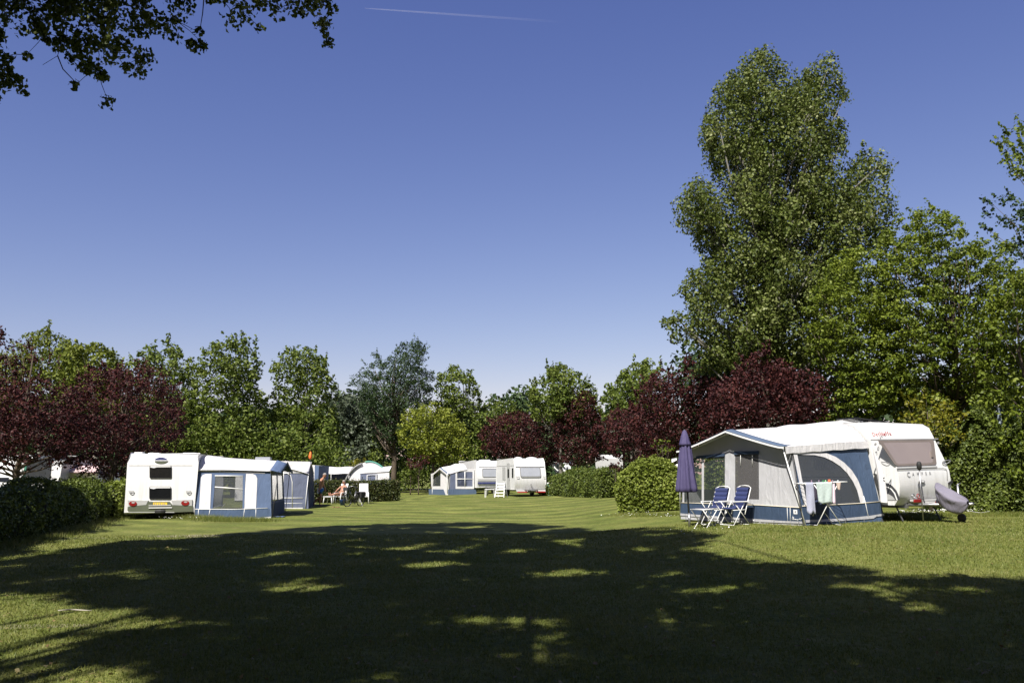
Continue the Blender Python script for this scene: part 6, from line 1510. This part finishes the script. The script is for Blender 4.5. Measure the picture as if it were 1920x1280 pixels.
def steps():
    c = G(937, 932.5); root = empty('steps', c, -14, 'white four tread steps standing at the side of the right touring caravan', 'steps')
    k = c.y / FPX; H = 27 * k; W2 = 8.6 * k
    for s in (-1, 1): MB().tube([(s * W2, -.1, 0), (s * W2 * .85 - .12, .75, H)], .035, 6).build('rail', M_plastic, root, smooth=True); MB().tube([(s * W2, .85, 0), (s * W2 * .85 - .12, .8, H)], .03, 6).build('leg', M_plastic, root)
    for i in range(5):
        t = (i + .6) / 5; MB().box(-W2 * .95 - .12 * t, W2 * .95 - .12 * t, -.1 + .85 * t - .1, -.1 + .85 * t + .12, H * t - .03, H * t + .03).build('tread', M_plastic, root, bevel=.01)
    c = G(918, 932); root = empty('camping_table', c, 10, 'small white folding table left of the white steps', 'table')
    MB().box(-.30, .30, -.25, .25, .50, .54).build('tabletop', M_plastic, root, bevel=.01)
    for sx in (-1, 1): MB().tube([(sx * .28, -.22, 0), (sx * .26, -.22, .5), (sx * .26, .22, .5), (sx * .28, .22, 0)], .02, 6).build('leg', M_alu, root)
    c = G(912, 928); root = empty('gas_bottle', c, 0, 'grey gas bottle standing beneath the nose of the blue striped caravan', 'gas bottle')
    MB().lathe((0, 0, 0), [(.12, 0), (.15, .03), (.15, .36), (.11, .45), (.05, .48)], 16).build('body', M_greyp, root, smooth=True); MB().lathe((0, 0, .47), [(.08, 0), (.08, .08)], 10).build('collar', M_dkmetal, root)
steps()
def airer_stand():
    c = G(1036, 929); root = empty('drying_stand', c, 0, 'slim green legged stand with a white arm right of the touring caravan', 'stand')
    k = c.y / FPX; M_gr = mat('green_tube', (.20, .38, .30), .5, .08)
    MB().tube([(-10 * k, 0, 22 * k), (4.5 * k, 0, 0)], .028, 6).build('leg', M_gr, root); MB().tube([(-8 * k, .3, 20 * k), (-6 * k, .4, 0)], .022, 6).build('leg', M_gr, root)
    MB().tube([(-10 * k, 0, 23 * k), (12 * k, 0, 23 * k)], .035, 6).build('arm', M_plastic, root); MB().tube([(-8 * k, 0, .02), (6 * k, 0, .02)], .02, 5).build('foot', M_gr, root)
airer_stand()
def pole_right():
    c = on_ground(1884, 27.8); root = empty('lamp_post', c, 0, 'slim pale blue post rising among the leaves at the right edge', 'post')
    z = P(1884, 764, 27.8).z - c.z; MB().tube([(0, 0, 0), (0, 0, z)], .06, 10).build('pole', mat('pale_blue_paint', (.20, .25, .29), .5, .08), root, smooth=True); MB().lathe((0, 0, z), [(.07, 0), (.08, .06), (.03, .12)], 12).build('cap', M_light, root, smooth=True)
pole_right()
# ================================================================ CARAVANS GLIMPSED BEHIND HEDGES
def glimpsed(px0, px1, top, Y, label, mt=None, deg=0, band=None, bandmat=None, name='caravan', win=None, L_=4.5, green=False):
    a = on_ground(px0, Y); root = empty(name, a, deg, label, name.replace('_', ' '))
    W_ = P(px1, 890, Y).x - a.x; H = P(px0, top, Y).z - a.z
    prof = [(0, .35), (-.05, 1.1), (.1, H - .35), (.4, H), (L_ - .3, H), (L_, H - .4), (L_, .35)]
    MB().slab([(0, y, z) for y, z in prof], (W_, 0, 0)).build('body', mt or M_white2, root, bevel=.07, seg=3)
    if win: 
        for (u0, u1, v0, v1) in win:
            MB().slab([(x, -.04 + max(0, (z - 1.1)) * .16 * 1, z) for x, z in rr(W_ * u0, H * v0, W_ * u1, H * v1, .05)], (0, -.03, 0)).build('window', M_glass, root)
    if band: MB().box(.02, W_ - .02, -.03, .06, H * band[0], H * band[1]).build('stripe', bandmat or M_seam, root)
    wheel(root, .2, L_ * .55, .32); wheel(root, W_ - .2, L_ * .55, .32)
    return root, W_, H
glimpsed(1118, 1168, 852, 84, 'pale caravan glimpsed over the far hedge beneath the plum trees', deg=-6, mt=M_light, win=[(.05, .4, .35, .52)])
glimpsed(1040, 1075, 864, 90, 'white caravan half hidden by plum trunks right of the touring caravan', deg=4, win=[(.3, .7, .5, .7)])
glimpsed(1238, 1272, 860, 50, 'white caravan glimpsed between the plum trunk and the parasol', deg=0, win=[(.1, .5, .5, .7)])
# left, behind the dark hedge
glimpsed(-20, 58, 853, 44, 'white caravan with a pale corner at the far left edge behind plum leaves', deg=-4, win=[(.05, .5, .5, .68)])
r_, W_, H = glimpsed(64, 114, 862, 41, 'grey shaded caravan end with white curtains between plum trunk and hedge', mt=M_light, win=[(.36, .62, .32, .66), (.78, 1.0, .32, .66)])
for u in (.42, .85):
    MB().slab([(W_ * u, -.10, H * .66), (W_ * (u + .14), -.10, H * .66), (W_ * (u + .10), -.10, H * .57), (W_ * (u + .04), -.10, H * .57)], (0, -.02, 0)).build('curtain', M_plastic, r_)
def striped():
    Y = 42; a = on_ground(114, Y); root = empty('awning', a, 0, 'white awning with a pink striped roof edge left of the dense plum tree', 'awning')
    W_ = P(184, 890, Y).x - a.x; H = P(120, 873, Y).z - a.z; h2 = P(120, 886, Y).z - a.z
    MB().box(0, W_, 0, 2.4, 0, h2).build('wall', M_white, root, bevel=.03)
    MB().grid([[(-.05, -.25, h2), (W_ + .05, -.25, h2)], [(-.05, .1, (H + h2) / 2 + .05), (W_ + .05, .1, (H + h2) / 2 + .05)], [(-.05, .6, H), (W_ + .05, .6, H)], [(-.05, 2.5, H), (W_ + .05, 2.5, H)]]).build('roof', C_stripe, root, solid=.03)
    for i in range(3): MB().tube([(0, -.28 + i * .22, h2 + .07 + i * .085), (W_, -.28 + i * .22, h2 + .05 + i * .085)], .015, 4).build('stripe', M_seam, root)
striped()
def pale_tent():
    Y = 36; a = on_ground(20, Y); root = empty('tent', a, 0, 'white tent side with a green edge beneath the spiky plum tree', 'tent')
    L = lambda px, py: P(px, py, Y) - a
    pts = [(22, 905), (46, 905), (50, 870), (52, 858), (30, 862)]
    MB().slab([L(*p) for p in pts], (0, 2.0, 0)).build('wall', C_white, root); MB().slab([L(*p) + Vector((0, -.02, 0)) for p in [(40, 906), (45, 906), (53, 857), (50, 856)]], (0, .05, 0)).build('green_edge', mat('tent_green', (.05, .22, .15), .7, .1), root)
pale_tent()
